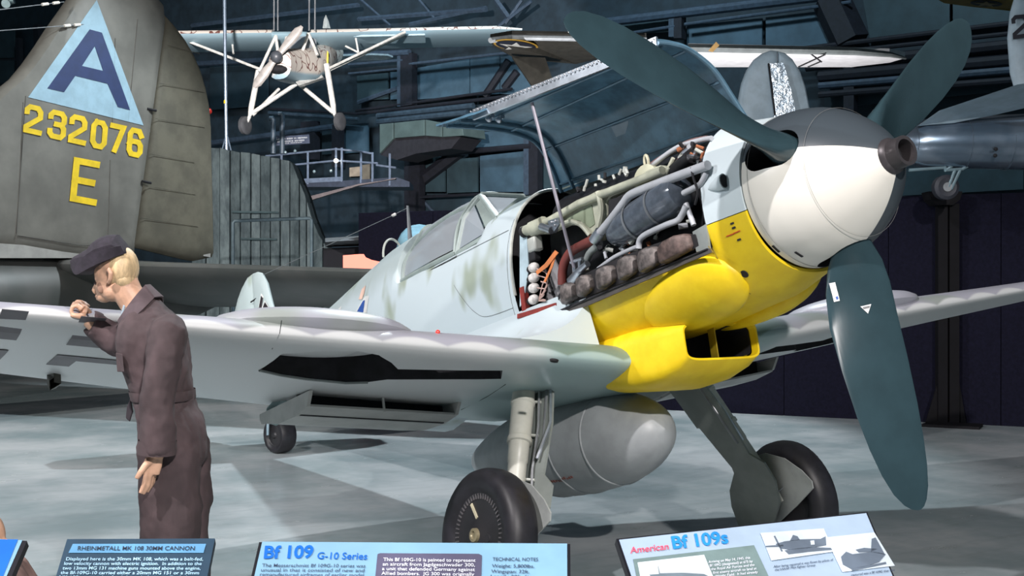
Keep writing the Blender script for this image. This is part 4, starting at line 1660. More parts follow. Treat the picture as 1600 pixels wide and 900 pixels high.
SFU = spart('fuselage', G().loft([cring(434, 98, .18, .22, -1.5), cring(437, 101, .38, .40, -1.35), cring(446, 102, .46, .46, -.7), cring(458, 103, .48, .50, -.2), cring(476, 104, .52, .52, .4), cring(497, 96, .48, .50, 1.6), cring(520, 90, .30, .34, 4.2), cring(532, 84, .12, .18, 7.5)]), SQ)
spart('engine_intake', G().ball(sp(437, 109, -1.42), (.26, .26, .13), 14, 8), DARK, SFU)
spart('belly_panel', G().prism([sp(462, 128, -.6), sp(466, 134, -.6), sp(505, 121, .6), sp(500, 112, .6)], DH * .3), WHT, SFU, smooth=False)
g = G().loft([[sp(442, 82, -.2), sp(448, 58, .2), sp(484, 56, .4), sp(494, 62, .8), sp(495, 84, 1.0), sp(470, 88, -.1)], [sp(446, 82, .8), sp(452, 60, 1.2), sp(482, 58, 1.4), sp(490, 62, 1.6), sp(491, 82, 1.8), sp(472, 86, .9)]])
spart('cabin_glass', g, glass_mat('cabin_perspex', (190, 205, 215), .25), SFU)
for a_, b_ in (((431, 56), (434, 80)), ((431, 56), (405, 112)), ((482, 52), (470, 88)), ((482, 52), (496, 86)), ((448, 58), (442, 82))):
    spart('cabin_strut', G().tube([sp(*a_, -.1), sp(*b_, -.3)], .045, 8), WHT, SFU)
HUB = sp(432, 89, -1.75)
SPR = spart('propeller', G().ball(HUB, .17, 14, 10), mat('hub_dark', (70, 74, 80), .4))
for tip in ((397, 137), (472, 41)):
    tp = sp(*tip, -1.75)
    d_ = tp - HUB
    spart('propeller_blade', G().tube([HUB, HUB + d_ * .2, HUB + d_ * .55, HUB + d_ * .85, tp], [.07, .09, .135, .12, .04], 12, flat=.35, up=DH), mat('wood_grey', (148, 144, 140), .4), SPR)
for a_, b_, dd in (((282, 60), (411, 110), 0), ((633, 50), (512, 108), .8), ((632, 54), (514, 110), 1.2)):
    spart('wing_strut', G().tube([sp(*a_, dd + .3), sp(*b_, dd * .4)], .075, 8, flat=.6), WHT)
for a_, b_ in (((540, 72), (560, 82)), ((556, 60), (560, 82)), ((362, 60), (365, 84))):
    spart('jury_strut', G().tube([sp(*a_, 1), sp(*b_, .8)], .03, 6), WHT)
for (a_, b_, c_, w_, dd) in (((404, 110), (390, 182), (463, 131), (383, 196), 0), ((510, 100), (523, 180), (468, 132), (531, 190), .3)):
    LG = spart('undercarriage', G().tube([sp(*a_, dd), sp(a_[0] + (b_[0] - a_[0]) * .8, a_[1] + (b_[1] - a_[1]) * .8, dd), sp(*b_, dd)], [.085, .085, .05], 10), WHT)
    spart('brace', G().tube([sp(b_[0] + (2 if b_[0] < 450 else -2), b_[1] - 4, dd), sp(*c_, dd)], .06, 8), WHT, LG)
    wc = sp(*w_, dd)
    spart('tyre', G().lathe([(-.09, .12), (-.09, .20), (-.05, .26), (.05, .26), (.09, .20), (.09, .12)], wc, SLF, 22), mat('storch_tyre', (70, 72, 76), .6), LG)
    spart('axle', G().tube([sp(*b_, dd), wc], .05, 8), WHT, LG)
spart('brace', G().tube([sp(395, 180), sp(425, 150, .3), sp(436, 139, .5)], .045, 8), WHT)
spart('tail_fin', G().prism([sp(504, 44, 8), sp(506, 30, 8), sp(509, 23, 8), sp(513, 32, 8.2), sp(516, 44, 8.3)], DH * .12), WHT, smooth=False)
spart('tailplane', G().prism([sp(520, 88, 7.2), sp(580, 86, 7.6), sp(606, 87, 7.8), sp(614, 90, 8), sp(604, 93, 8), sp(560, 95, 7.8), sp(520, 94, 7.6)], Z3 * .06), mat('pale_grey_tail', (176, 192, 200), .5), smooth=False)
spart('nose_cross', G().box(sp(451, 103, -1.22), (.22, .02, .05), (RV, DH, Z3)), DARK, SFU, smooth=False)
spart('yellow_band', G().prism([sp(511, 79, .9), sp(513, 82, .9), sp(513, 104, .9), sp(510, 106, .9)], DH * .1), YEL, SFU, smooth=False)
for px, wh in ((428, 'first'), (434, 'second'), (483, 'third'), (492, 'fourth')):
    cable('hanging_cable', [at(px, 48, SD + .6), at(px + .5, -60, SD + .6)], .022, BWIRE, wh + ' from the left of four thin cables holding up the light aircraft', 'cable', 'cables holding the light aircraft')

# ------------------------------------------------------------------ more aircraft behind the fighter
def slab(name, P, th, m, lab, cat='aircraft', vec=None):
    o = thing(name, lab, cat, P[0])
    M_ = Matrix.Translation(-Vector(P[0]))
    q = obj('wing', G().prism(P, np.array(vec if vec is not None else (0, 0, th))), m, o, False, M_)
    return o, q, M_


OLV = mat('olive_underside', (66, 64, 58), .6, 0, .1)
OW, OWm, OWM = slab('olive_wing_aircraft', [at(766, 64, 21), at(800, 58, 21.5), at(1010, 62, 21.5), at(1010, 76, 24), at(900, 100, 23.6), at(806, 92, 23.4), at(770, 72, 22.6)], .12, OLV, 'olive aircraft wing with a white star roundel overhead behind the raised cover')
obj('leading_edge', G().tube([at(766, 63, 20.97), at(800, 58.5, 21.4), at(1010, 62, 21.4)], .05, 8), mat('pale_edge', (196, 202, 206), .4), OW, True, OWM)
obj('wing_strut', G().prism([at(800, 88, 22.6), at(852, 90, 22.6), at(872, 150, 22.4), at(846, 155, 22.4)], DH * .2), OLV, OW, False, OWM)


def on_wing(px, py):
    n_ = np.cross(at(1010, 76, 24) - at(766, 64, 21), at(806, 92, 23.4) - at(766, 64, 21))
    return hit(px, py, n_, at(766, 64, 21) - np.array([0, 0, .006]))


def ellipse(cx, cy, a, b, tilt, f, n=28):
    c, s = math.cos(tilt), math.sin(tilt)
    return [f(cx + a * math.cos(t) * c - b * math.sin(t) * s, cy + a * math.cos(t) * s + b * math.sin(t) * c) for t in np.linspace(0, 2 * math.pi, n, endpoint=False)]


def star(cx, cy, a, b, tilt, f):
    c, s = math.cos(tilt), math.sin(tilt)
    P = []
    for k in range(10):
        r = 1 if k % 2 == 0 else .42
        t = -math.pi / 2 + k * math.pi / 5
        u, v = a * r * math.cos(t), b * r * math.sin(t)
        P.append(f(cx + u * c - v * s, cy + u * s + v * c))
    return P


for nm, P, m_, dz in (('roundel_ring', ellipse(806, 70, 35, 8.5, .10, on_wing), mat('roundel_gold', (190, 150, 60)), 0), ('roundel_disc', ellipse(806, 70, 31.5, 7, .10, on_wing), mat('roundel_navy', (30, 34, 48)), .012), ('roundel_star', star(806, 71, 27, 7, .10, on_wing), mat('roundel_white', (206, 206, 200)), .024)):
    obj(nm, G().prism([p - np.array([0, 0, dz]) for p in P], (0, 0, -.006)), m_, OW, False, OWM)
# pale wing at upper right
PW, _, PWM = slab('pale_wing_aircraft', [at(1075, 78, 18), at(1330, 84, 18), at(1390, 86, 18.4), at(1414, 91, 18.8), at(1390, 98, 19.4), at(1330, 105, 19.6), at(1075, 105, 19.6)], .10, mat('white_wing_under', (214, 214, 216), .5, 0, .04), 'white aircraft wing with grey leading edge behind the spinner')
obj('leading_edge', G().tube([at(1075, 75, 17.95), at(1330, 80, 17.95), at(1390, 85, 18.3), at(1415, 91, 18.7)], [.06, .06, .045, .02], 8), mat('grey_edge', (98, 104, 104), .5), PW, True, PWM)
for a_, b_ in (((1247, 105), (1290, 85)), ((1262, 105), (1283, 96)), ((1264, 82), (1284, 97))):
    obj('bracing_wire', G().tube([at(*a_, 18.0), at(*b_, 17.9)], .012, 5), DARK, PW, True, PWM)
obj('gold_flag', G().prism([at(1107, 79, 17.5), at(1119, 65, 17.5), at(1124, 71, 17.5), at(1114, 81, 17.5)], DH * .02), mat('gold_flag', (176, 140, 84), .5), PW, False, PWM)
# silver-ruddered fin
SF0 = at(1210, 175, 16)
SFN = thing('silver_tailed_aircraft', 'rounded pale grey aircraft fin with a shiny silver rudder behind the spinner', 'aircraft', SF0)
SFM = Matrix.Translation(-Vector(SF0))
PGR = mat('pale_grey_blue_paint', (160, 178, 190), .5, 0, .05)
FP2 = [(1150, 215), (1152, 160), (1158, 130), (1166, 110), (1177, 94), (1190, 84), (1204, 79), (1214, 80), (1214, 215)]
obj('fin', lens([at(*p, 16) for p in FP2], .07, None, DH), PGR, SFN, True, SFM)
obj('rudder_horn', lens([at(*p, 16.02) for p in ((1214.5, 80), (1226, 83), (1238, 93), (1250, 112), (1258, 135), (1266, 175), (1274, 215), (1214.5, 215))], .06, None, DH), PGR, SFN, True, SFM)


def foil_mat():
    t = NT('silver_fabric')
    n = t.noise(9, 4, .7)
    return t.out(t.mix(t.step(n, .4, .6), (170, 186, 200), (205, 214, 222)), .25, .7, n, .8)


obj('rudder', G().prism([at(*p, 15.90) for p in ((1202, 99), (1224, 98), (1236, 140), (1252, 215), (1212, 215))], DH * .03), foil_mat(), SFN, False, SFM)
obj('rudder_hinge_line', G().tube([at(1201, 99, 15.89), at(1211, 180, 15.89)], .014, 5), DARK, SFN, True, SFM)
# yellow wing, top right
YW, _, YWM = slab('yellow_wing_aircraft', [at(1456, -6, 17), at(1600, -14, 17), at(1640, 18, 18.4), at(1578, 17, 18.2), at(1520, 11, 18), at(1475, 5, 17.6)], .1, mat('dull_yellow_wing', (150, 126, 54), .6, 0, .08), 'dull yellow wing with a dark roundel at the upper right under the roof')


def on_yw(px, py):
    n_ = np.cross(at(1600, -14, 17) - at(1456, -6, 17), at(1578, 17, 18.2) - at(1456, -6, 17))
    return hit(px, py, n_, at(1456, -6, 17) - np.array([0, 0, .004]))


for nm, P, m_, dz in (('roundel_disc', ellipse(1541, 5, 25, 4.6, .05, on_yw), mat('roundel_navy', (30, 34, 48)), 0), ('roundel_star', star(1541, 5, 20, 4.2, .05, on_yw), mat('roundel_tan', (150, 136, 100)), .012)):
    obj(nm, G().prism([p - np.array([0, 0, dz]) for p in P], (0, 0, -.006)), m_, YW, False, YWM)
# silver aircraft on a stand, right edge
VD = 12.9
V0 = ground(1480, 664)
SIL_ = NT('polished_aluminium')
_n = SIL_.noise(3, 3)
SIL_ = SIL_.out(SIL_.mix(SIL_.step(_n, .4, .6), (120, 138, 156), (150, 164, 180)), .24, .75, _n, .05)
VA = thing('silver_aircraft', 'polished silver aircraft tail propped on a black steel stand at the right edge', 'aircraft', at(1480, 250, VD))
VM = Matrix.Translation(-Vector(at(1480, 250, VD)))
rings = []
for px, cy, rr in ((1385, 228, .09), (1410, 226, .20), (1440, 224, .26), (1500, 223, .28), (1560, 222, .295), (1620, 222, .31), (1720, 220, .33)):
    c = at(px, cy, VD)
    rings.append([c + DH * rr * math.cos(t) + Z3 * rr * math.sin(t) for t in np.linspace(0, 2 * math.pi, 28, endpoint=False)])
VF = obj('fuselage', G().loft(rings), SIL_, VA, True, VM)
g = G()
for px in (1425, 1505, 1570):
    c = at(px, 223.5, VD)
    rr = float(np.interp(px, [1410, 1440, 1500, 1560], [.20, .26, .28, .295])) + .001
    g = G().tube([c + DH * rr * math.cos(t) + Z3 * rr * math.sin(t) for t in np.linspace(0, 2 * math.pi, 32)], .004, 4)
    obj('skin_seam', g, mat('seam_dark_silver', (80, 92, 104)), VF)
for p in ((1556, 233), (1555, 243)):
    obj('drain_hole', G().ball(at(*p, VD - .30), .022, 8, 6), DARK, VF)
obj('tailplane', G().prism([at(1436, 196, VD - .25), at(1470, 172, VD - .6), at(1590, 132, VD - 1.2), at(1680, 118, VD - 1.3), at(1680, 150, VD - .6), at(1560, 178, VD - .3), at(1490, 192, VD - .25)], DH * .06), PGR, VA, False, VM)
FT = obj('fin', lens([at(*p, VD - .2) for p in ((1574, 60), (1578, 20), (1590, -20), (1620, -60), (1720, -60), (1720, 190), (1610, 175), (1588, 150), (1578, 115))], .06, None, DH), mat('pale_fin_grey', (176, 194, 206), .5, 0, .04), VA, True, VM)
obj('fin_number', strokes('2', [(1583, 27), (1603, 25), (1605, 55), (1586, 58)], 6, lambda a, b: at(a, b, VD - .285), DH * .004, G()), mat('number_dark', (46, 44, 54)), FT, False)
UW = obj('tail_wheel', G().lathe([(-.06, .05), (-.07, .10), (-.05, .135), (.05, .135), (.07, .10), (.06, .05)], at(1477, 293, VD), DH, 24), mat('tail_tyre_dark', (44, 46, 54), .6), VA, True, VM)
obj('wheel_hub', G().lathe([(-.075, .05), (-.07, .05)], at(1477, 293, VD), DH, 16), STEEL, UW)
g = G()
for a_, b_ in (((1474, 250), (1478, 268)), ((1478, 266), (1500, 250)), ((1478, 266), (1505, 264)), ((1503, 264), (1527, 252)), ((1492, 266), (1482, 292)), ((1500, 266), (1486, 296)), ((1420, 266), (1475, 262))):
    obj('wheel_strut', G().tube([at(*a_, VD - .06), at(*b_, VD - .06)], .018, 8), mat('strut_teal_grey', (120, 142, 150), .4, .3), UW)
# steel stand under that tail wheel
ST = thing('aircraft_stand', 'tall black steel stand with gusseted base holding the silver tail', 'stand', V0)
STM = Matrix.Translation(-Vector(V0))
BLKS = mat('black_steel', (13, 12, 16), .7, 0, .15, 6, 0, .2)
VDg = 13.2
obj('base_plate', G().prism([ground(1440, 667), ground(1530, 671.5), ground(1536, 666), ground(1452, 662)], (0, 0, .03)), BLKS, ST, False, STM)
for x0, x1 in ((1466, 1481), (1484, 1499)):
    obj('upright', G().prism([hit(px, py, DH, V0) for px, py in ((x0, 664), (x1, 664), (x1, 318), (x0, 318))], DH * .10), BLKS, ST, False, STM)
obj('saddle', G().prism([hit(px, py, DH, V0 - DH * .08) for px, py in ((1451, 299), (1504, 299), (1500, 312), (1490, 320), (1464, 320), (1455, 312))], DH * .24), BLKS, ST, False, STM)
for P in ([(1446, 662), (1467, 662), (1467, 592)], [(1498, 592), (1498, 662), (1510, 662)]):
    obj('gusset', G().prism([hit(px, py, DH, V0 + DH * .04) for px, py in P], DH * .02), BLKS, ST, False, STM)

# ------------------------------------------------------------------ back wall: sheets, columns, braces, pipes, ducts
def wq(P, off, th, nm, m, par=None):
    """slab standing off metres in front of the back wall"""
    return obj(nm, G().prism([wall(*p, off) for p in P], -WN * th), m, par or wf, False)


PANB = mat('wall_sheet_blue', (66, 90, 106), .6, 0, .10, 1.2)
PANT = mat('wall_sheet_teal', (50, 70, 78), .65, 0, .10, 1.2)
PANK = mat('wall_sheet_deep_blue', (38, 56, 66), .7, 0, .1, 1.2)  # darkest of the three sheet colours
DKST = mat('dark_beam_steel', (26, 28, 38), .7, 0, .15)
MDST = mat('blue_beam_steel', (62, 76, 92), .6, 0, .1)
PIPC = mat('wall_pipe_grey', (64, 80, 94), .5, .1, .1)
for P, m_ in (([(652, 107), (652, 156), (735, 150), (735, 92)], PANB), ([(737, 91), (737, 150), (782, 147), (782, 83)], PANB), ([(784, 82), (784, 147), (830, 150), (850, 120), (815, 78)], PANB),
              ([(1075, 40), (1075, 72), (1192, 78), (1192, 29)], PANB), ([(1198, 28), (1198, 78), (1320, 74), (1300, 16)], PANB), ([(960, 35), (960, 55), (1048, 50), (1048, 28)], PANT),
              ([(1350, 0), (1360, 60), (1485, 46), (1485, -12)], PANT), ([(1490, -12), (1490, 46), (1580, 36), (1580, -14)], PANT),
              ([(560, 119), (560, 158), (608, 155), (608, 114)], PANT), ([(612, 113), (612, 156), (634, 154), (634, 112)], PANB), ([(330, 100), (330, 172), (420, 165), (420, 98)], PANK),
              ([(538, 195), (538, 240), (577, 237), (577, 192)], PANB), ([(505, 200), (505, 242), (528, 240), (528, 196)], PANK),
              ([(722, 212), (722, 232), (825, 226), (825, 198)], PANB), ([(752, 244), (752, 300), (825, 300), (825, 236)], PANB), ([(700, 250), (700, 302), (748, 300), (748, 246)], PANT), ([(655, 245), (655, 300), (697, 300), (697, 246)], PANT),
              ([(832, 190), (832, 296), (880, 296), (880, 186)], PANT), ([(0, 50), (0, 130), (24, 128), (24, 48)], PANT), ([(1290, 120), (1290, 170), (1328, 166), (1328, 116)], PANK), ([(1340, 110), (1340, 165), (1600, 140), (1600, 85)], PANK), ([(1410, 266), (1410, 306), (1600, 296), (1600, 258)], PANT),
              ([(660, 310), (660, 360), (760, 360), (760, 305)], PANK)):
    wq(P, .30, .08, 'wall_sheet', m_)
for P, m_ in (([(634, 88), (652, 84), (652, 165), (634, 168)], DKST), ([(629, 90), (634, 88), (634, 168), (629, 168)], MDST), ([(640, 205), (664, 200), (664, 420), (640, 420)], DKST), ([(826, 210), (834, 208), (834, 305), (826, 305)], MDST), ([(834, 208), (848, 204), (848, 305), (834, 305)], DKST),
              ([(1052, 22), (1060, 21), (1060, 60), (1052, 60)], MDST), ([(1060, 20), (1072, 19), (1072, 62), (1060, 62)], DKST), ([(1324, 108), (1340, 106), (1340, 178), (1324, 178)], DKST), ([(527, 196), (538, 194), (538, 262), (527, 262)], DKST), ([(478, 192), (500, 190), (500, 250), (478, 250)], DKST)):
    wq(P, .6, .35, 'column', m_)
# diagonal braces
for a_, b_, w_ in (((795, 95), (758, 150), .16), ((808, 112), (788, 138), .16), ((720, 235), (645, 292), .28), ((1298, 0), (1330, 68), .62), ((645, 297), (690, 345), .08), ((560, 160), (632, 134), .10)):
    obj('brace', G().tube([wall(*a_, .5), wall(*b_, .5)], w_, 6), DKST if w_ > .12 else MDST, wf, False)
# horizontal girts, pipes and gutters
for a_, b_, r_, m_ in (((300, 100), (640, 82), .22, MDST), ((640, 100), (870, 74), .10, MDST), ((545, 101), (630, 94), .10, MDST), ((545, 115), (628, 107), .08, MDST), ((556, 173), (800, 139), .10, DKST), ((556, 178), (800, 150), .12, DKST), ((590, 190), (730, 176), .20, PIPC), ((590, 181), (740, 165), .20, PIPC), ((420, 170), (560, 178), .10, DKST), ((420, 176), (560, 186), .13, PIPC),
                       ((920, 38), (1320, -10), .28, MDST), ((970, 54), (1055, 41), .10, MDST), ((1070, 38), (1330, 3), .10, MDST), ((1240, 78), (1600, 34), .14, DKST), ((1250, 88), (1600, 50), .12, DKST), ((1260, 104), (1600, 68), .28, DKST), ((1280, 120), (1600, 92), .30, DKST), ((1280, 134), (1600, 108), .20, MDST), ((1280, 148), (1600, 124), .18, DKST),
                       ((325, 224), (520, 198), .22, MDST), ((655, 243), (830, 228), .18, DKST), ((655, 308), (760, 303), .10, DKST), ((0, 93), (24, 92), .12, DKST)):
    obj('wall_pipe', G().tube([wall(*a_, .9), wall(*b_, .9)], r_ * .62, 8), m_, wf)
# standing roof trusses seen against the roof
for a_, b_, w_ in (((300, 40), (560, 8), .10), ((560, 30), (760, 15), .10), ((560, -4), (610, 40), .06), ((655, 0), (680, 30), .06), ((640, 38), (760, 12), .08), ((775, 0), (795, 28), .12), ((780, 40), (830, 2), .08), ((790, 36), (815, 0), .08), ((60, 40), (70, 200), .30), ((30, 60), (34, 200), .2)):
    obj('roof_truss', G().tube([wall(*a_, 2), wall(*b_, 2)], w_, 5), MDST if w_ < .15 else DKST, rf, False)

# ventilation duct on the wall
DUC = thing('ventilation_duct', 'big grey sheet metal ventilation duct on the back wall', 'duct', wall(650, 240, 3))
DM = Matrix.Translation(-Vector(wall(650, 240, 3)))
DCM = mat('duct_sheet', (96, 112, 110), .5, .2, .08, 1)
for P in ([(593, 194), (614, 192), (614, 217), (593, 240)], [(616, 192), (663, 187), (663, 212), (616, 216)], [(665, 187), (690, 192), (690, 214), (665, 212)], [(692, 192), (722, 198), (724, 212), (692, 214)]):
    obj('duct_section', G().prism([wall(*p, 3.0) for p in P], WN * 1.4), DCM, DUC, False, DM, .02)
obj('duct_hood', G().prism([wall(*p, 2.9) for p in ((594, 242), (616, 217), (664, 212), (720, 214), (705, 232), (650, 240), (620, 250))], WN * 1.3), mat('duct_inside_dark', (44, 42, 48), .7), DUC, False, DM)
# tall thin pole with tripod foot and a small yellow tag
PO = at(352, 230, 30)
POL = thing('tripod_pole', 'thin grey pole on a tripod foot above the concrete wall', 'pole', PO)
PM = Matrix.Translation(-Vector(PO))
PMT = mat('pole_blue_grey', (74, 88, 102), .4, .2)
obj('pole', G().tube([at(350.5, -30, 30), at(352, 100, 30), at(354, 235, 30)], .045, 8), PMT, POL, True, PM)
for dx in (-7, 7):
    obj('foot', G().tube([at(354, 208, 30), at(354 + dx, 235, 30)], .02, 6), PMT, POL, True, PM)
obj('tag', G().box(at(351, 159, 29.95), (.08, .02, .08)), YEL, POL, False, PM)

# ------------------------------------------------------------------ raised walkway with railing
WD = 40.0


def wk(px, py, dd=0.0):
    return at(px, py, WD + dd - (px - 540) * .012)


WK0 = wk(540, 285)
WLK = thing('raised_walkway', 'raised steel walkway with pipe railing on the back wall', 'walkway', WK0)
WM = Matrix.Translation(-Vector(WK0))
RAILM = mat('walkway_rail_grey', (122, 136, 158), .4, .2)
obj('deck', G().prism([wk(460, 287), wk(620, 277), wk(640, 284), wk(640, 292), wk(460, 292)], DH * 1.5), mat('deck_blue_grey', (62, 70, 86), .6), WLK, False, WM)
obj('deck_edge', G().prism([wk(460, 280, -.05), wk(535, 276, -.05), wk(535, 283, -.05), wk(460, 287, -.05)], DH * .05), RAILM, WLK, False, WM)
for a_, b_ in (((415, 244), (524, 233)), ((455, 258), (525, 251)), ((524, 233), (560, 236)), ((525, 251), (590, 255)), ((560, 236), (582, 240)), ((588, 258), (618, 262))):
    obj('rail', G().tube([wk(*a_), wk(*b_)], .035, 6), RAILM, WLK, True, WM)
for x_, y0, y1 in ((481, 238, 288), (525, 231, 284), (534, 231, 284), (564, 238, 286), (582, 238, 284), (609, 240, 290), (440, 240, 262)):
    obj('railing_post', G().tube([wk(x_, y0), wk(x_, y1)], .04, 6), RAILM, WLK, True, WM)
obj('stair_stringer', G().prism([wk(478, 308, -2), wk(478, 315, -2), wk(560, 290, -2), wk(618, 278, -2), wk(618, 279.5, -2), wk(562, 287, -2)], DH * .3), mat('stair_tan', (118, 110, 112), .6), WLK, False, WM)
obj('locker', G().prism([wk(546, 262), wk(565, 260), wk(565, 275), wk(546, 276)], DH * .5), mat('tan_box', (150, 140, 126), .6), WLK, False, WM)
obj('locker', G().prism([wk(566, 258), wk(578, 256), wk(578, 284), wk(566, 286)], DH * .5), mat('olive_box', (104, 100, 90), .6), WLK, False, WM)
LGL = emit('lamp_glow', (255, 240, 214), 9)
for i, p in enumerate(((525, 251), (491, 268), (517, 267), (446, 238), (461, 236))):
    o = obj('floodlight', G().ball(wk(*p, -.2), .075 if i == 0 else .055, 10, 6), LGL if i == 0 else mat('chrome_fitting', (190, 214, 220), .2, .6))
    tag(o, ['glowing white lamp on the walkway railing', 'small silver lamp housing under the walkway railing, left one', 'small silver lamp housing under the walkway railing, right one', 'small silver lamp below the hanging sign, left one', 'small silver lamp below the hanging sign, right one'][i], 'lamp')
# hanging notice board
NB = thing('notice_board', 'grey-blue board with two lines of white lettering hanging above the railing', 'sign', wk(455, 219))
NM = Matrix.Translation(-Vector(wk(455, 219)))
obj('board', G().prism([wk(425, 214), wk(483, 210), wk(484, 224), wk(426, 228)], DH * .05), mat('board_slate', (84, 92, 112), .5), NB, False, NM)
random.seed(5)
for row, (y0, x0, x1) in enumerate(((217, 429, 480), (221, 433, 477), (224.5, 440, 472))):
    g = G()
    x = x0
    while x < x1:
        w_ = random.uniform(1.2, 2.4)
        yb = y0 - (x - 425) * .062
        g.prism([wk(x, yb, -.06), wk(x + w_, yb - .1, -.06), wk(x + w_, yb + (2.2 if row < 2 else 1.2), -.06), wk(x, yb + (2.2 if row < 2 else 1.2), -.06)], DH * .01)
        x += w_ + random.choice((.7, .7, .7, 2.2))
    o = obj('lettering', g, mat('board_white', (196, 200, 206)), NB, False, NM)
    o['kind'] = 'stuff'
# pipe stack and cable bracket beside the board
PS = thing('vent_pipe', 'pair of grey upright pipes left of the hanging board', 'pipe', at(437, 235, 41))
PSM = Matrix.Translation(-Vector(at(437, 235, 41)))
for x_, y0 in ((427, 184), (441, 177)):
    obj('upright_pipe', G().tube([at(x_, 240, 41), at(x_, y0 + 3, 41), at(x_ - 1, y0 + 1, 41), at(x_ - 6, y0 + 1, 41)], .09, 8), PIPC, PS, True, PSM)

# ------------------------------------------------------------------ board-marked concrete wall piece
CD = 22.0
C0 = at(420, 470, CD)
C0 = np.array([C0[0], C0[1], 0])
CON = thing('concrete_wall_section', 'grey concrete wall section with upright board marks and a sloping right end', 'concrete wall', C0)
CMx = Matrix.Translation(-Vector(C0))


def conc_mat(i):
    t = NT('board_marked_concrete')
    n = t.noise(6, 5, .65, (1, 1, .35))
    b = 122 + 12 * ((i * 7) % 3 - 1)
    c = t.mix(t.step(n, .32, .68), (b - 22, b - 8, b - 2), (b + 26, b + 42, b + 46))
    return t.out(c, .85, 0, n, .5)


CMS = [conc_mat(i) for i in range(3)]
TOPX = [300, 325, 345, 362, 395, 440, 453, 458, 466, 476, 486, 498, 508, 518, 519]
TOPY = [228, 231, 232, 236, 240, 249, 251, 258, 278, 302, 336, 366, 382, 394, 396]
EDG = [300, 322, 344, 360, 376, 392, 407, 423, 438, 453, 468, 479, 490, 505, 518.5]
for i in range(len(EDG) - 1):
    x0, x1 = EDG[i] + .7, EDG[i + 1] - .7
    xs_ = [x0] + [x for x in TOPX if x0 < x < x1] + [x1]
    top = [(x, float(np.interp(x, TOPX, TOPY)) + random.uniform(-.8, .8)) for x in xs_]
    pr_ = random.uniform(0, .05)
    P = [at(x, y, CD) for x, y in top] + [np.array([*at(x1, 500, CD)[:2], 0]), np.array([*at(x0, 500, CD)[:2], 0])]
    obj('plank', G().prism([p - DH * pr_ for p in P], DH * .5), CMS[i % 3], CON, False, CMx, .012)
PB_ = [at(x, y + 2.5, CD + .12) for x, y in zip(TOPX, TOPY)]
obj('core', G().prism(PB_ + [np.array([*at(518, 500, CD + .12)[:2], 0]), np.array([*at(300, 500, CD + .12)[:2], 0])], DH * .8), mat('concrete_joint', (40, 50, 54), .9), CON, False, CMx)
for a_, b_, c_ in ((362, 435, 331), (376, 432, 373)):
    obj('joint_line', G().tube([at(a_, c_, CD - .06), at(b_, c_ + 1, CD - .06)], .02, 5), mat('joint_pale', (110, 132, 138), .9), CON, True, CMx)
# pipe frame in front of it
RF0 = np.array([*at(425, 500, 19)[:2], 0])
RFR = thing('pipe_barrier', 'pale blue-grey pipe barrier frame in front of the concrete wall', 'barrier', RF0)
RFM = Matrix.Translation(-Vector(RF0))
PBG = mat('pipe_pale_blue', (122, 142, 152), .4, .1)
obj('top_pipe', G().tube([at(364, 356, 19), at(364, 348, 19), at(367, 345, 19), at(425, 343, 19), at(484, 341, 19), at(487, 344, 19), at(487, 352, 19)], .028, 10), PBG, RFR, True, RFM)
for x_ in (364, 487):
    b_ = at(x_, 446, 19)
    obj('post', G().tube([at(x_, 350, 19), np.array([b_[0], b_[1], 0])], .028, 10), PBG, RFR, True, RFM)
obj('lower_pipe', G().tube([at(364, 488.5, 19), at(487, 488.5, 19)], .026, 10), PBG, RFR, True, RFM)

# ------------------------------------------------------------------ dim aircraft behind the fighter's canopy
GA0 = at(620, 420, 17)
GA = thing('grey_aircraft', 'dim grey aircraft wing and blue-tinted cockpit glass behind the fighter canopy', 'aircraft', GA0)
GM = Matrix.Translation(-Vector(GA0))
obj('wing', G().loft([[at(508, y, 17 + d_) for y, d_ in ((374, .3), (372, 1.0), (385, 2.0), (386, .8), (378, .1))], [at(700, y, 17 + d_) for y, d_ in ((361, .3), (359, 1.0), (378, 2.0), (380, .8), (367, .1))]]), mat('dim_wing_grey', (104, 108, 112), .5), GA, True, GM)
obj('cockpit_glass', G().loft([[at(655, 385, 16) + np.array(q) * s_ for q in [(RV * math.cos(t) * .30 + Z3 * math.sin(t) * .30) for t in np.linspace(0, 2 * math.pi, 20, endpoint=False)]] for s_ in (1.0,)] + [[at(655, 385, 16) + DH * dd + (RV * math.cos(t) + Z3 * math.sin(t)) * r_ for t in np.linspace(0, 2 * math.pi, 20, endpoint=False)] for dd, r_ in ((-.15, .25), (-.25, .12), (-.28, .02))]), mat('tinted_glass', (128, 168, 186), .2, .1), GA, True, GM)
for k in range(3):
    t0 = .5 + k * .6
    obj('glass_frame', G().tube([at(655, 385, 15.72) + RV * (.24 * math.cos(t0) * f) + Z3 * (.24 * math.sin(t0) * f) + DH * (.27 * f * f) for f in np.linspace(-1, 1, 9)], .010, 6), DARK, GA, True, GM)
obj('glass_nose', G().prism([at(*p, 16.3) for p in ((612, 395), (625, 380), (640, 372), (655, 372), (655, 440), (606, 440), (609, 410))], DH * .3), mat('tinted_glass', (128, 168, 186)), GA, False, GM)
obj('fuselage', G().tube([at(655, 385, 15.95), at(657, 387, 18), at(660, 390, 20)], [.27, .26, .12], 20), mat('dim_wing_grey', (104, 108, 112)), GA, True, GM)
obj('underwing_shade_slab', G().prism([at(*p, 17.6) for p in ((505, 388), (640, 382), (640, 430), (505, 430))], DH * .4), mat('painted_shade_dark', (34, 34, 42), .8), GA, False, GM)  # dark slab drawn in place of the shade under the wing
obj('hatch', G().prism([at(*p, 17.4) for p in ((572, 387), (595, 383), (610, 384), (606, 411), (573, 403))], DH * .1), mat('dim_hatch_grey', (58, 64, 72), .6), GA, False, GM)
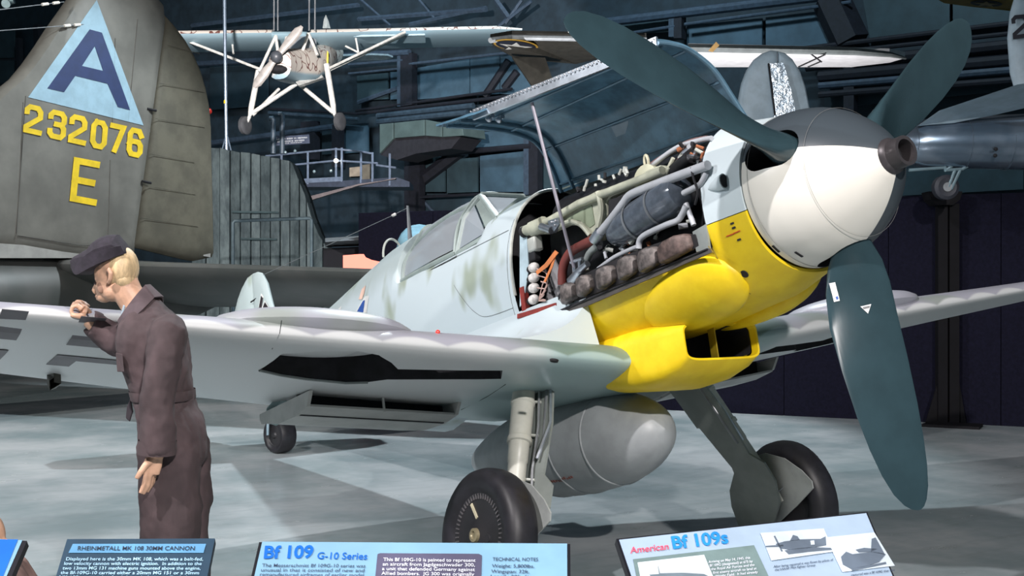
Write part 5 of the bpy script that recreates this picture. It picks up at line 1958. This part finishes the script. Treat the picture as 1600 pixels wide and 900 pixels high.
RP = obj('glowing_panel', G().prism([at(*p, 16.6) for p in ((536, 399), (562, 397), (568, 397), (571, 402), (580, 406), (603, 411), (601, 424), (536, 424))], DH * .04), emit('red_glow', (255, 136, 116), 1.0), None, False)
tag(RP, 'small glowing red-orange panel behind the fighter tail', 'lit panel')

# ------------------------------------------------------------------ information panels in the foreground
def panel(name, lab, TL, TR, BR, BL, face, frame, h0=.92, h1=.66, fr=(1, 1, 1, 1), fw=5):
    """TL..BL are pixels; the upper edge stands at h0, the lower edge at h1"""
    P = [ground(*TL, h0), ground(*TR, h0), ground(*BR, h1), ground(*BL, h1)]
    n = np.cross(P[1] - P[0], P[3] - P[0])
    n /= np.linalg.norm(n)
    if n[2] < 0:
        n = -n
    P[2] = P[2] - n * (n @ (P[2] - P[0]))
    c = sum(P) / 4
    base = np.array([c[0], c[1], 0])
    o = thing(name, lab, 'sign', base)
    M_ = Matrix.Translation(-Vector(base))
    obj('board', G().prism(P, -n * .018), frame, o, False, M_)
    inn = [p for p in P]
    if fr:
        q = []
        for i in range(4):
            e = P[(i + 1) % 4] - P[i]
            f = P[i - 1] - P[i]
            q.append(P[i] + e / np.linalg.norm(e) * fw * .0016 * fr[(i + 3) % 4 if True else 0] + f / np.linalg.norm(f) * fw * .0016 * fr[i])
        inn = q
    obj('face', G().prism([p + n * .0005 for p in inn], n * .001), face, o, False, M_)
    mid = (P[0] + P[1] + P[2] + P[3]) / 4 - n * .03
    obj('post', G().tube([mid, np.array([mid[0], mid[1], .02])], .025, 10), BLKS, o, True, M_)
    obj('foot', G().box((base[0], base[1], .012), (.36, .3, .024)), BLKS, o, False, M_, .004)
    return o, M_, n, P[0]


def px_shape(pan, P, m, nm, lift=.003):
    o, M_, n, p0 = pan
    return obj(nm, G().prism([hit(*p, n, p0 + n * lift) for p in P], n * .0006), m, o, False, M_)


_font = bpy.data.curves.new('text_measure', 'FONT')


def words(pan, s, a, b, h, m, lift=.0045, shear=0.0, fat=0.0, up=(0, -1)):
    """flat printed text: baseline from pixel a to pixel b, cap height h pixels"""
    o, M_, n, p0 = pan
    cu = bpy.data.curves.new('lettering', 'FONT')
    cu.body = s
    cu.size = 1
    cu.offset = fat
    cu.resolution_u = 3
    cu.shear = shear
    t = bpy.data.objects.new('lettering', cu)
    COL.objects.link(t)
    me = evalmesh(t)
    bpy.data.objects.remove(t)
    xs_ = [v.co.x for v in me.vertices]
    x0, x1 = min(xs_), max(xs_)
    a, b = np.array(a, float), np.array(b, float)
    up = np.array(up, float)
    V = []
    for v in me.vertices:
        q = a + (b - a) * (v.co.x - x0) / (x1 - x0) + up * h * v.co.y / .70
        V.append(hit(q[0], q[1], n, p0 + n * lift))
    g = G()
    g.add(V, [tuple(p.vertices) for p in me.polygons])
    return obj('lettering', g, m, o, False, M_)


FR = mat('panel_frame_black', (26, 26, 32), .4)
SKY = mat('panel_sky_blue', (124, 164, 190), .3, 0, .03)
BLU = mat('panel_blue', (24, 98, 190), .4, 0, .03)
INK = mat('panel_ink', (58, 72, 96), .5)
# leftmost, mostly outside
p1 = panel('information_panel', 'bright blue information panel cut off at the left edge', (-150, 836), (42, 845), (-60, 1100), (-260, 1095), SKY, FR, fr=(0, 1, 1, 0), fw=8)
px_shape(p1, [(-140, 843), (28, 843), (5, 900), (-10, 940), (-160, 940)], BLU, 'blue_field')
# dark panel
p2 = panel('information_panel', 'dark teal information panel in front of the standing figure', (105, 843), (336, 842), (285, 1092), (30, 1093), mat('panel_dark_teal', (44, 66, 84), .4, 0, .05), mat('panel_edge_teal', (34, 50, 64), .4), fr=None)
px_shape(p2, [(114, 850), (322, 850), (318, 864), (107, 864)], mat('panel_title_blue', (96, 150, 190), .4), 'title_bar')
words(p2, 'RHEINMETALL MK 108 30MM CANNON', (121, 859.5), (305, 859.5), 6.3, mat('panel_title_ink', (36, 48, 66), .5), .006, .15, .012)
PTX = mat('panel_pale_text', (168, 208, 232), .5)
for i, (s, x0, x1) in enumerate((('Displayed here is the 30mm MK 108, which was a belt-fed,', 103, 317), ('low velocity cannon with electric ignition.  In addition to the', 100, 315), ('two 13mm MG 131 machine guns mounted above the engine,', 98, 313), ('the Bf-109G-10 carried either a 20mm MG 151 or a 30mm', 95, 311), ('MK 108 cannon that fired through the propeller hub.', 92, 296))):
    words(p2, s, (x0, 875.5 + 7.2 * i), (x1, 875.8 + 7.2 * i), 5.0, PTX, .0045, .15, .006)
# pale blue panel
p3 = panel('information_panel', 'pale blue information panel below the near wheel', (405, 847), (891, 850), (893, 1110), (345, 1105), SKY, FR, fr=(0, 1, 0, 1), fw=5)
words(p3, 'Bf 109', (412, 872), (490, 871), 19, BLU, .0045, .1, .03)
words(p3, 'G-10 Series', (496, 873), (574, 874), 10.5, BLU, .0045, .12, .012)
for i, (s, x0, x1) in enumerate((('The Messerschmitt Bf 109G-10 series was', 410, 571), ('unusual in that it consisted of new and', 408, 570), ('remanufactured airframes of earlier model', 406, 569))):
    words(p3, s, (x0, 885.5 + 7.1 * i), (x1, 886.5 + 7.1 * i), 5.2, INK, .0045, .1, .004)
px_shape(p3, [(590, 866), (594, 864.5), (748, 865.5), (753, 868), (752, 905), (586, 905)], mat('panel_violet_box', (84, 82, 104), .4), 'text_box')
PW_ = mat('panel_white_text', (222, 226, 236), .5)
for i, (s, x0, x1) in enumerate((('This Bf 109G-10 is painted to represent', 599, 743), ('an aircraft from Jagdgeschwader 300,', 598, 742), ('a unit that defended Germany against', 597, 742), ('Allied bombers.  JG 300 was originally', 596, 741))):
    words(p3, s, (x0, 876.5 + 7.2 * i), (x1, 878 + 7.2 * i), 5.2, PW_, .006, 0, .007)
for s, x0, x1, y in (('TECHNICAL NOTES', 770, 841, 876), ('Weight: 5,800lbs.', 769, 835, 886.5), ('Wingspan: 32ft.', 768, 827, 895), ('Length: 29ft. 6in.', 767, 833, 903)):
    words(p3, s, (x0, y), (x1, y + .5), 5.4, INK, .0045, 0, .004)
# tilted pale panel with photographs
p4 = panel('information_panel', 'tilted pale panel with two grey photographs at the lower right', (963, 842), (1355, 800), (1480, 1040), (1045, 1085), mat('panel_lilac_blue', (158, 178, 198), .3, 0, .03), FR, h0=.92, h1=.68, fr=(1, 1, 0, 1), fw=4)
PK = mat('panel_pink_red', (216, 84, 108), .5)
words(p4, 'American', (985, 864.5), (1045, 858), 10, PK, .0045, 0, .012, (-.05, -1))
words(p4, 'Bf 109s', (1052, 857), (1139, 848), 19, mat('panel_bright_blue', (40, 132, 206), .5), .0045, 0, .03, (-.2, -1))
px_shape(p4, [(989, 874), (1178, 852), (1203, 905), (1000, 930)], mat('panel_grey_green', (108, 128, 128), .5), 'text_box')
px_shape(p4, [(996, 879), (1100, 867), (1116, 905), (1004, 920)], mat('photo_pale', (206, 218, 224), .5), 'photograph', .0045)
px_shape(p4, [(1015, 898), (1030, 897), (1028, 884), (1031, 896), (1065, 895), (1100, 897), (1110, 902), (1020, 905)], mat('photo_dark', (110, 124, 134), .5), 'photo_figure', .006)
for i, (s, x0, x1) in enumerate((('Arriving on May 14, 1945, this', 1107, 1172), ('Bf 109G (designated) at 675 by', 1109, 1176), ('the Royal Air Forces and the', 1111, 1179), ('first enemy aircraft to land at', 1114, 1182), ('Wright Field.  It had already', 1117, 1184))):
    words(p4, s, (x0, 880 + 5.6 * i), (x1, 873 + 5.6 * i), 4, PW_, .006, 0, .004)
px_shape(p4, [(1188, 833), (1287, 826), (1303, 862), (1205, 876)], mat('photo_pale2', (198, 210, 220), .5), 'photograph', .0045)
PDK = mat('photo_dark2', (96, 108, 122), .5)
for P in ([(1212, 850), (1226, 846), (1250, 843), (1282, 842), (1290, 838), (1291, 852), (1262, 857), (1236, 859), (1220, 857)], [(1234, 846), (1239, 836), (1246, 838), (1250, 844)], [(1226, 860), (1262, 855), (1298, 856), (1300, 859), (1264, 862), (1232, 866)], [(1209, 838), (1221, 862), (1223, 861), (1211, 837)], [(1196, 853), (1224, 851), (1224, 854), (1197, 855)]):
    px_shape(p4, P, PDK, 'photo_figure', .006)
px_shape(p4, [(1266, 845), (1272, 844.5), (1273, 851), (1267, 851.5)], mat('photo_pale2', (198, 210, 220), .5), 'photo_mark', .0075)
px_shape(p4, [(1290, 840), (1366, 832), (1398, 884), (1316, 894)], mat('photo_pale2', (198, 210, 220)), 'photograph', .0042)
for P in ([(1314, 870), (1322, 862), (1332, 866), (1348, 864), (1366, 862), (1384, 866), (1374, 878), (1350, 886), (1330, 889), (1317, 882)], [(1361, 863), (1362, 842), (1368, 840), (1383, 867)], [(1337, 859), (1350, 856), (1372, 858), (1362, 862), (1342, 863)], [(1330, 889), (1384, 878), (1385, 881), (1332, 892)]):
    px_shape(p4, P, PDK, 'photo_figure', .006)
for s, a_, b_ in (('After being repaired it was flown by pilots of', (1209, 887), (1302, 876)), ('the USAAF 79th Fighter Group.', (1211, 892), (1275, 884)), ('captured was a Bf 109G that was', (1330, 900), (1398, 892))):
    words(p4, s, a_, b_, 3.6, INK, .0045, 0, .003)

# roof spotlight fitting in the top left corner
RL = thing('roof_spotlight', 'small silver spotlight fitting under the roof at the top left', 'lamp', at(14, 3, 20))
RLM = Matrix.Translation(-Vector(at(14, 3, 20)))
obj('lamp_body', G().tube([at(22, 1, 20), at(12, 4, 20), at(9, 6, 19.9)], [.05, .06, .075], 12), mat('chrome_fitting', (190, 214, 220), .2, .6), RL, True, RLM)
obj('bracket', G().tube([at(18, 2, 20), at(18, -20, 20)], .02, 8), mat('chrome_fitting', (190, 214, 220)), RL, True, RLM)

# ------------------------------------------------------------------ standing figure in coveralls
MD = 4.75
MSC = FPX / MD
M0 = at(265, 446, MD)
M0 = np.array([M0[0], M0[1], 0])
MAN = thing('mannequin', 'blond mannequin in dark brown coveralls and black side cap leaning towards the wing', 'mannequin', M0)


def mp(px, py, b=0.0):
    """figure frame: along the picture, towards the viewer, up"""
    return np.array([(px - 265) / MSC, b, 1.58 + (446 - py) / MSC])


def md(px, py, b=0.0):
    """as mp, for limbs that stand well off the middle plane"""
    dep = MD - b
    return np.array([(px - 800) / FPX * dep - (265 - 800) / FPX * MD, b, 1.58 + (446 - py) / FPX * dep])


MF = Matrix.Identity(4)
for i in range(3):
    MF[i][0], MF[i][1], MF[i][2] = RV[i], -DH[i], Z3[i]


def fuse(name, g, m, voxel, sm, parent, mtx, folds=0.0):
    o = obj(name, g, m, None)
    r = o.modifiers.new('r', 'REMESH')
    r.mode = 'VOXEL'
    r.voxel_size = voxel
    s = o.modifiers.new('s', 'SMOOTH')
    s.iterations = sm
    s.factor = .5
    if folds:
        for sc_, st_ in ((.16, folds), (.06, folds * .45)):
            tx = bpy.data.textures.new('cloth_folds', 'CLOUDS')
            tx.noise_scale = sc_
            tx.noise_depth = 2
            d = o.modifiers.new('d', 'DISPLACE')
            d.texture = tx
            d.strength = st_
            d.mid_level = .5
            d.texture_coords = 'LOCAL'
    bpy.context.view_layer.update()
    bake(o, 0)
    if not o.data.materials:
        o.data.materials.append(m)
    o.parent = parent
    o.matrix_local = mtx
    return o


def hring(y, x0, x1, rb, b=0.0, e=.85, n=24, tilt=0.0):
    c = (x0 + x1) / 2
    ra = (x1 - x0) / 2
    r = []
    for t in np.linspace(0, 2 * math.pi, n, endpoint=False):
        cx, sx = math.cos(t), math.sin(t)
        px = c + ra * math.copysign(abs(cx) ** e, cx)
        p = mp(px, y + tilt * (px - c), b + rb * math.copysign(abs(sx) ** e, sx))
        r.append(p)
    return r


def coverall_mat(nm, c):
    t = NT(nm)
    n = t.noise(5, 4, .6, (1, 1, .4))
    n2 = t.noise(26, 3, .6)
    f = t.step(n, .35, .7)
    col = t.mix(f, tuple(v * .82 for v in c), tuple(min(255, v * 1.15) for v in c))
    return t.out(col, .85, 0, t.math('ADD', n, t.math('MULTIPLY', n2, .12)), .55)


CVR = coverall_mat('brown_coverall_cloth', (76, 62, 64))
SKN = mat('mannequin_skin', (200, 158, 132), .5, 0, .08, 18)
g = G()
g.loft([hring(474, 212, 246, .085, tilt=-.5), hring(486, 200, 258, .13, tilt=-.3), hring(500, 192, 270, .175, tilt=-.2), hring(520, 190, 282, .195, tilt=-.1), hring(545, 191, 289, .19), hring(570, 194, 294, .18), hring(595, 203, 297, .17), hring(615, 211, 298, .16), hring(632, 215, 303, .162), hring(655, 218, 314, .178), hring(680, 221, 321, .185), hring(705, 223, 322, .185), hring(720, 226, 320, .17)])
for b, dx in ((.088, 0), (-.088, -2)):
    g.loft([hring(690, 226 + dx, 320 + dx, .105, b), hring(740, 229 + dx, 321 + dx, .103, b), hring(790, 230 + dx, 321 + dx, .10, b), hring(840, 230 + dx, 319 + dx, .098, b), hring(920, 236 + dx, 318 + dx, .094, b * 1.05), hring(1000, 238 + dx, 316 + dx, .09, b * 1.1), hring(1040, 238 + dx, 314 + dx, .085, b * 1.1)])
# near sleeve hanging, far sleeve reaching to the wing
g.tube([md(262, 505, .13), md(263, 522, .185), md(258, 560, .215), md(250, 605, .235), md(247, 650, .23), md(246, 690, .222), md(245, 706, .22)], [.06, .076, .072, .067, .066, .066, .067], 18)
g.tube([md(222, 520, -.12), md(206, 532, -.19), md(182, 534, -.24), md(162, 520, -.235), md(147, 508, -.215), md(139, 505, -.20)], [.068, .072, .068, .063, .058, .058], 16)
CVO = fuse('coverall', g, CVR, .0095, 6, MAN, MF, .03)
# body: head, neck and hands as one skin surface with the limbs under the cloth
g = G()
g.ball(mp(182, 416), (.074, .072, .082), 20, 14)
g.ball(mp(171, 428), (.058, .062, .066), 18, 12)
g.ball(mp(167.5, 446), (.046, .054, .056), 18, 12)
g.ball(mp(163, 463), (.031, .034, .026), 14, 8)
g.ball(mp(176, 456), (.045, .056, .040), 14, 8)
g.tube([mp(154, 436), mp(149.5, 446), mp(145.5, 455)], [.006, .008, .0085], 10)
g.ball(mp(148, 456.5), (.008, .013, .006), 10, 6)
g.ball(mp(151.5, 463), (.008, .018, .005), 10, 6)
g.ball(mp(153, 467.5), (.007, .016, .005), 10, 6)
g.ball(mp(154, 436), (.009, .045, .007), 12, 6)
for s in (-1, 1):
    g.tube([mp(178, 425, s * .073), mp(182, 421, s * .085), mp(185, 427, s * .088), mp(183, 436, s * .082), mp(178, 443, s * .070)], [.008, .010, .010, .010, .007], 8)
g.tube([mp(190, 440), mp(200, 458), mp(216, 482), mp(230, 515)], [.062, .058, .060, .062], 18)
# trunk and limbs inside the clothes
g.tube([mp(232, 515), mp(240, 560), mp(254, 620), mp(270, 690)], [.07, .085, .08, .09], 16)
for b in (.088, -.088):
    g.tube([mp(270, 690, b * .9), mp(274, 840, b), mp(276, 1020, b)], [.08, .065, .045], 12)
g.tube([md(255, 515, .15), md(250, 605, .235), md(246, 700, .222), md(243, 712, .222)], [.05, .045, .034, .031], 12)
g.tube([md(225, 520, -.13), md(180, 533, -.24), md(142, 503, -.205), md(136, 497, -.20)], [.05, .045, .032, .029], 12)
# near hand: palm, four fingers, thumb
g.tube([md(243, 710, .222), md(239, 724, .222), md(235, 740, .225)], [.030, .036, .034], 14, flat=.62, up=(0, 1, 0))
for (a_, b_, c_, r_) in (((228, 742, .250), (225, 756, .258), (219, 771, .262), .0095), ((233, 745, .240), (231, 759, .246), (223, 772, .250), .0098), ((237, 745, .222), (235, 758, .228), (229, 769, .234), .0094), ((241, 742, .205), (239, 753, .210), (234, 763, .216), .0085)):
    g.tube([md(a_[0] + 3, a_[1] - 12, a_[2] - .01), md(*a_), md(*b_), md(*c_)], [r_ * 1.15, r_ * 1.1, r_, r_ * .85], 10)
g.tube([md(237, 718, .235), md(227, 727, .262), md(220, 737, .272), md(213, 748, .275)], [.016, .0135, .012, .0095], 10)
# far hand resting on the leading edge
g.tube([md(138, 498, -.20), md(131, 489, -.195), md(126, 483, -.19)], [.028, .032, .030], 14, flat=.65, up=(0, 1, 0))
for (a_, b_, c_, r_) in (((120, 477, -.145), (113, 480, -.14), (111, 488, -.14), .0095), ((123, 474, -.165), (116, 474, -.16), (112, 481, -.16), .0098), ((127, 472, -.19), (121, 471, -.19), (115, 476, -.19), .0094), ((131, 473, -.212), (126, 472, -.215), (121, 475, -.218), .0085)):
    g.tube([md(a_[0] + 8, a_[1] + 7, a_[2] - .008), md(*a_), md(*b_), md(*c_)], [r_ * 1.15, r_ * 1.1, r_, r_ * .85], 10)
g.tube([md(131, 493, -.175), md(124, 494, -.15), md(117, 493, -.14), md(110, 492, -.14)], [.015, .0125, .011, .009], 10)
BODY = fuse('body', g, SKN, .0042, 4, MAN, MF)

def mpart(nm, g, m, **k):
    return obj(nm, g, m, MAN, mtx=MF, **k)


def cap_ring(px, zb, zt, w):
    b0, t0 = mp(px, zb), mp(px, zt)
    mid = b0 * .45 + t0 * .55
    out = []
    for z_, k in ((b0, -1), (mid, -1.02), (b0 * .12 + t0 * .88, -.55), (t0, -.16), (t0, .16), (b0 * .12 + t0 * .88, .55), (mid, 1.02), (b0, 1)):
        out.append(np.array([z_[0], w * k, z_[2]]))
    return out


CAPM = mat('black_wool_cap', (42, 37, 46), .9, 0, .15, 40, .05)
g = G().loft([cap_ring(112, 411, 406, .016), cap_ring(116, 416, 401, .035), cap_ring(124, 424, 397, .055), cap_ring(131, 429, 393, .068), cap_ring(140, 425.5, 388, .077), cap_ring(146, 422.5, 379, .082), cap_ring(158, 416.5, 371, .088), cap_ring(172, 410.5, 367, .090), cap_ring(185, 404, 366.5, .087), cap_ring(193, 400, 377, .080), cap_ring(199, 398, 386, .068), cap_ring(203, 396, 394, .05)])
CAPO = mpart('side_cap', g, CAPM)
g = G()
L1 = [mp(118, 408, .045), mp(131, 404, .074), mp(150, 400, .092), mp(175, 391, .098), mp(198, 384, .078)]
L2 = [mp(120, 419, .048), mp(131, 429.5, .074), mp(150, 421, .092), mp(175, 409, .096), mp(202, 396, .062)]
g.strip(spl(L1, 4), spl(L2, 4), .006)
mpart('cap_fold', g, CAPM)
HAIR = mat('blond_hair', (206, 178, 138), .55, 0, .12, 60, .15, .5, 0, (1, 1, .3))
g = G()
g.ball(mp(191, 419), (.064, .081, .088), 20, 14)
g.ball(mp(196, 437), (.046, .070, .050), 16, 10)
mpart('hair', g, HAIR)
for s in (1, -1):
    mpart('eye', G().ball(mp(154.0, 442.5, s * .030), (.008, .012, .007), 10, 6), mat('eye_dark', (50, 40, 38), .3))
mpart('soot_patch', G().ball(mp(164, 449, .046), (.015, .008, .024), 12, 8), mat('soot_brown', (150, 116, 98), .8))
g = G()
for s in (1, -1):
    f = np.array([1, s, 1])
    g.strip(spl([mp(229, 447, .035) * f, mp(221, 462, .078) * f, mp(205, 484, .085) * f, mp(190, 500, .05) * f], 5), spl([mp(247, 466, .06) * f, mp(238, 482, .125) * f, mp(218, 500, .12) * f, mp(196, 514, .075) * f], 5), .008)
g.strip(spl([mp(229, 447, .035), mp(232, 446, 0), mp(229, 447, -.035)], 4), spl([mp(247, 466, .06), mp(250, 465, 0), mp(247, 466, -.06)], 4), .008)
mpart('collar', g, coverall_mat('collar_cloth', (88, 74, 78)))
mpart('belt', G().loft([hring(611, 208, 300, .166), hring(609, 207, 301, .170), hring(622, 210, 302, .170), hring(624, 211, 301, .166)], False), CVR)
mpart('belt_end', G().prism([mp(*p, .06) for p in ((212, 620), (216, 640), (211, 656), (205, 650), (207, 632))], (0, .012, 0)), mat('belt_dark', (46, 40, 46), .8), smooth=False, bevel=.004)
g = G().tube([md(246, 688, .222), md(245.5, 698, .221), md(245, 709, .22)], .0715, 22, False)
mpart('cuff', g, CVR)
mpart('breast_pocket', G().prism([mp(197, 548, .125), mp(214, 549, .178), mp(216, 576, .172), mp(200, 577, .13)], (.004, .012, 0)), CVR, smooth=False, bevel=.004)
mpart('shirt_edge', G().strip(spl([mp(200, 476, .06), mp(196, 490, .055), mp(191, 500, .035)], 4), spl([mp(204, 478, .075), mp(200, 493, .07), mp(194, 504, .05)], 4), .004), mat('pale_shirt', (170, 186, 196), .7))
for b in (.095, -.095):
    mpart('boot', G().loft([[mp(x, 1062 - h * MSC, b) * [1, 1, 0] + np.array([0, w * math.cos(t), .0 + h + hh * math.sin(t)]) for t in np.linspace(0, 2 * math.pi, 14, endpoint=False)] for x, w, h, hh in ((318, .03, .05, .045), (305, .042, .07, .068), (270, .046, .07, .068), (235, .045, .05, .048), (205, .035, .035, .033), (196, .012, .03, .02))]), mat('black_boot', (30, 28, 30), .4))

# second figure crouching at the left edge, almost wholly behind the blue panel
KD = 4.3
K0 = at(-30, 446, KD)
K0 = np.array([K0[0], K0[1], 0])
KSC = FPX / KD
KN = thing('mannequin', 'crouching figure at the left edge, only brow and brown sleeve showing', 'mannequin', K0)


def kp(px, py, b=0.0):
    return np.array([(px + 30) / KSC, b, 1.58 + (446 - py) / KSC])


g = G()
g.ball(kp(-30, 838), (.085, .075, .10), 18, 12)
g.ball(kp(-14, 850), (.05, .055, .06), 14, 10)
g.ball(kp(9, 846), (.014, .014, .010), 10, 6)
g.tube([kp(-35, 860), kp(-40, 890)], [.055, .06], 14)
KB = fuse('body', g, SKN, .006, 4, KN, MF)
g = G()
g.loft([[kp(x + rx * math.cos(t), y, rb * math.sin(t)) for t in np.linspace(0, 2 * math.pi, 18, endpoint=False)] for x, y, rx, rb in ((-36, 880, 30, .09), (-34, 890, 62, .17), (-32, 930, 82, .20), (-40, 1000, 80, .19), (-50, 1060, 85, .20), (-55, 1090, 90, .21))])
for b in (.13, -.13):
    g.tube([kp(-50, 1075, b), kp(30, 1040, b * 1.3), kp(20, 1120, b * 1.2)], [.10, .085, .06], 14)
    g.tube([kp(-20, 905, b * 1.4), kp(30, 985, b * 1.7), kp(60, 985, b * 1.2)], [.07, .055, .045], 12)
fuse('jacket', g, coverall_mat('brown_jacket_cloth', (128, 104, 98)), .012, 5, KN, MF)
obj('hair', G().ball(kp(-36, 832), (.084, .080, .096), 18, 12), HAIR, KN, mtx=MF)
obj('eyeglass', G().ball(kp(2, 838, .05), (.012, .01, .012), 10, 6), DARK, KN, mtx=MF)
for b in (.15, -.15):
    obj('boot', G().ball(np.array([.10, b, .05]), (.13, .045, .05), 14, 8), mat('black_boot', (30, 28, 30)), KN, mtx=MF)
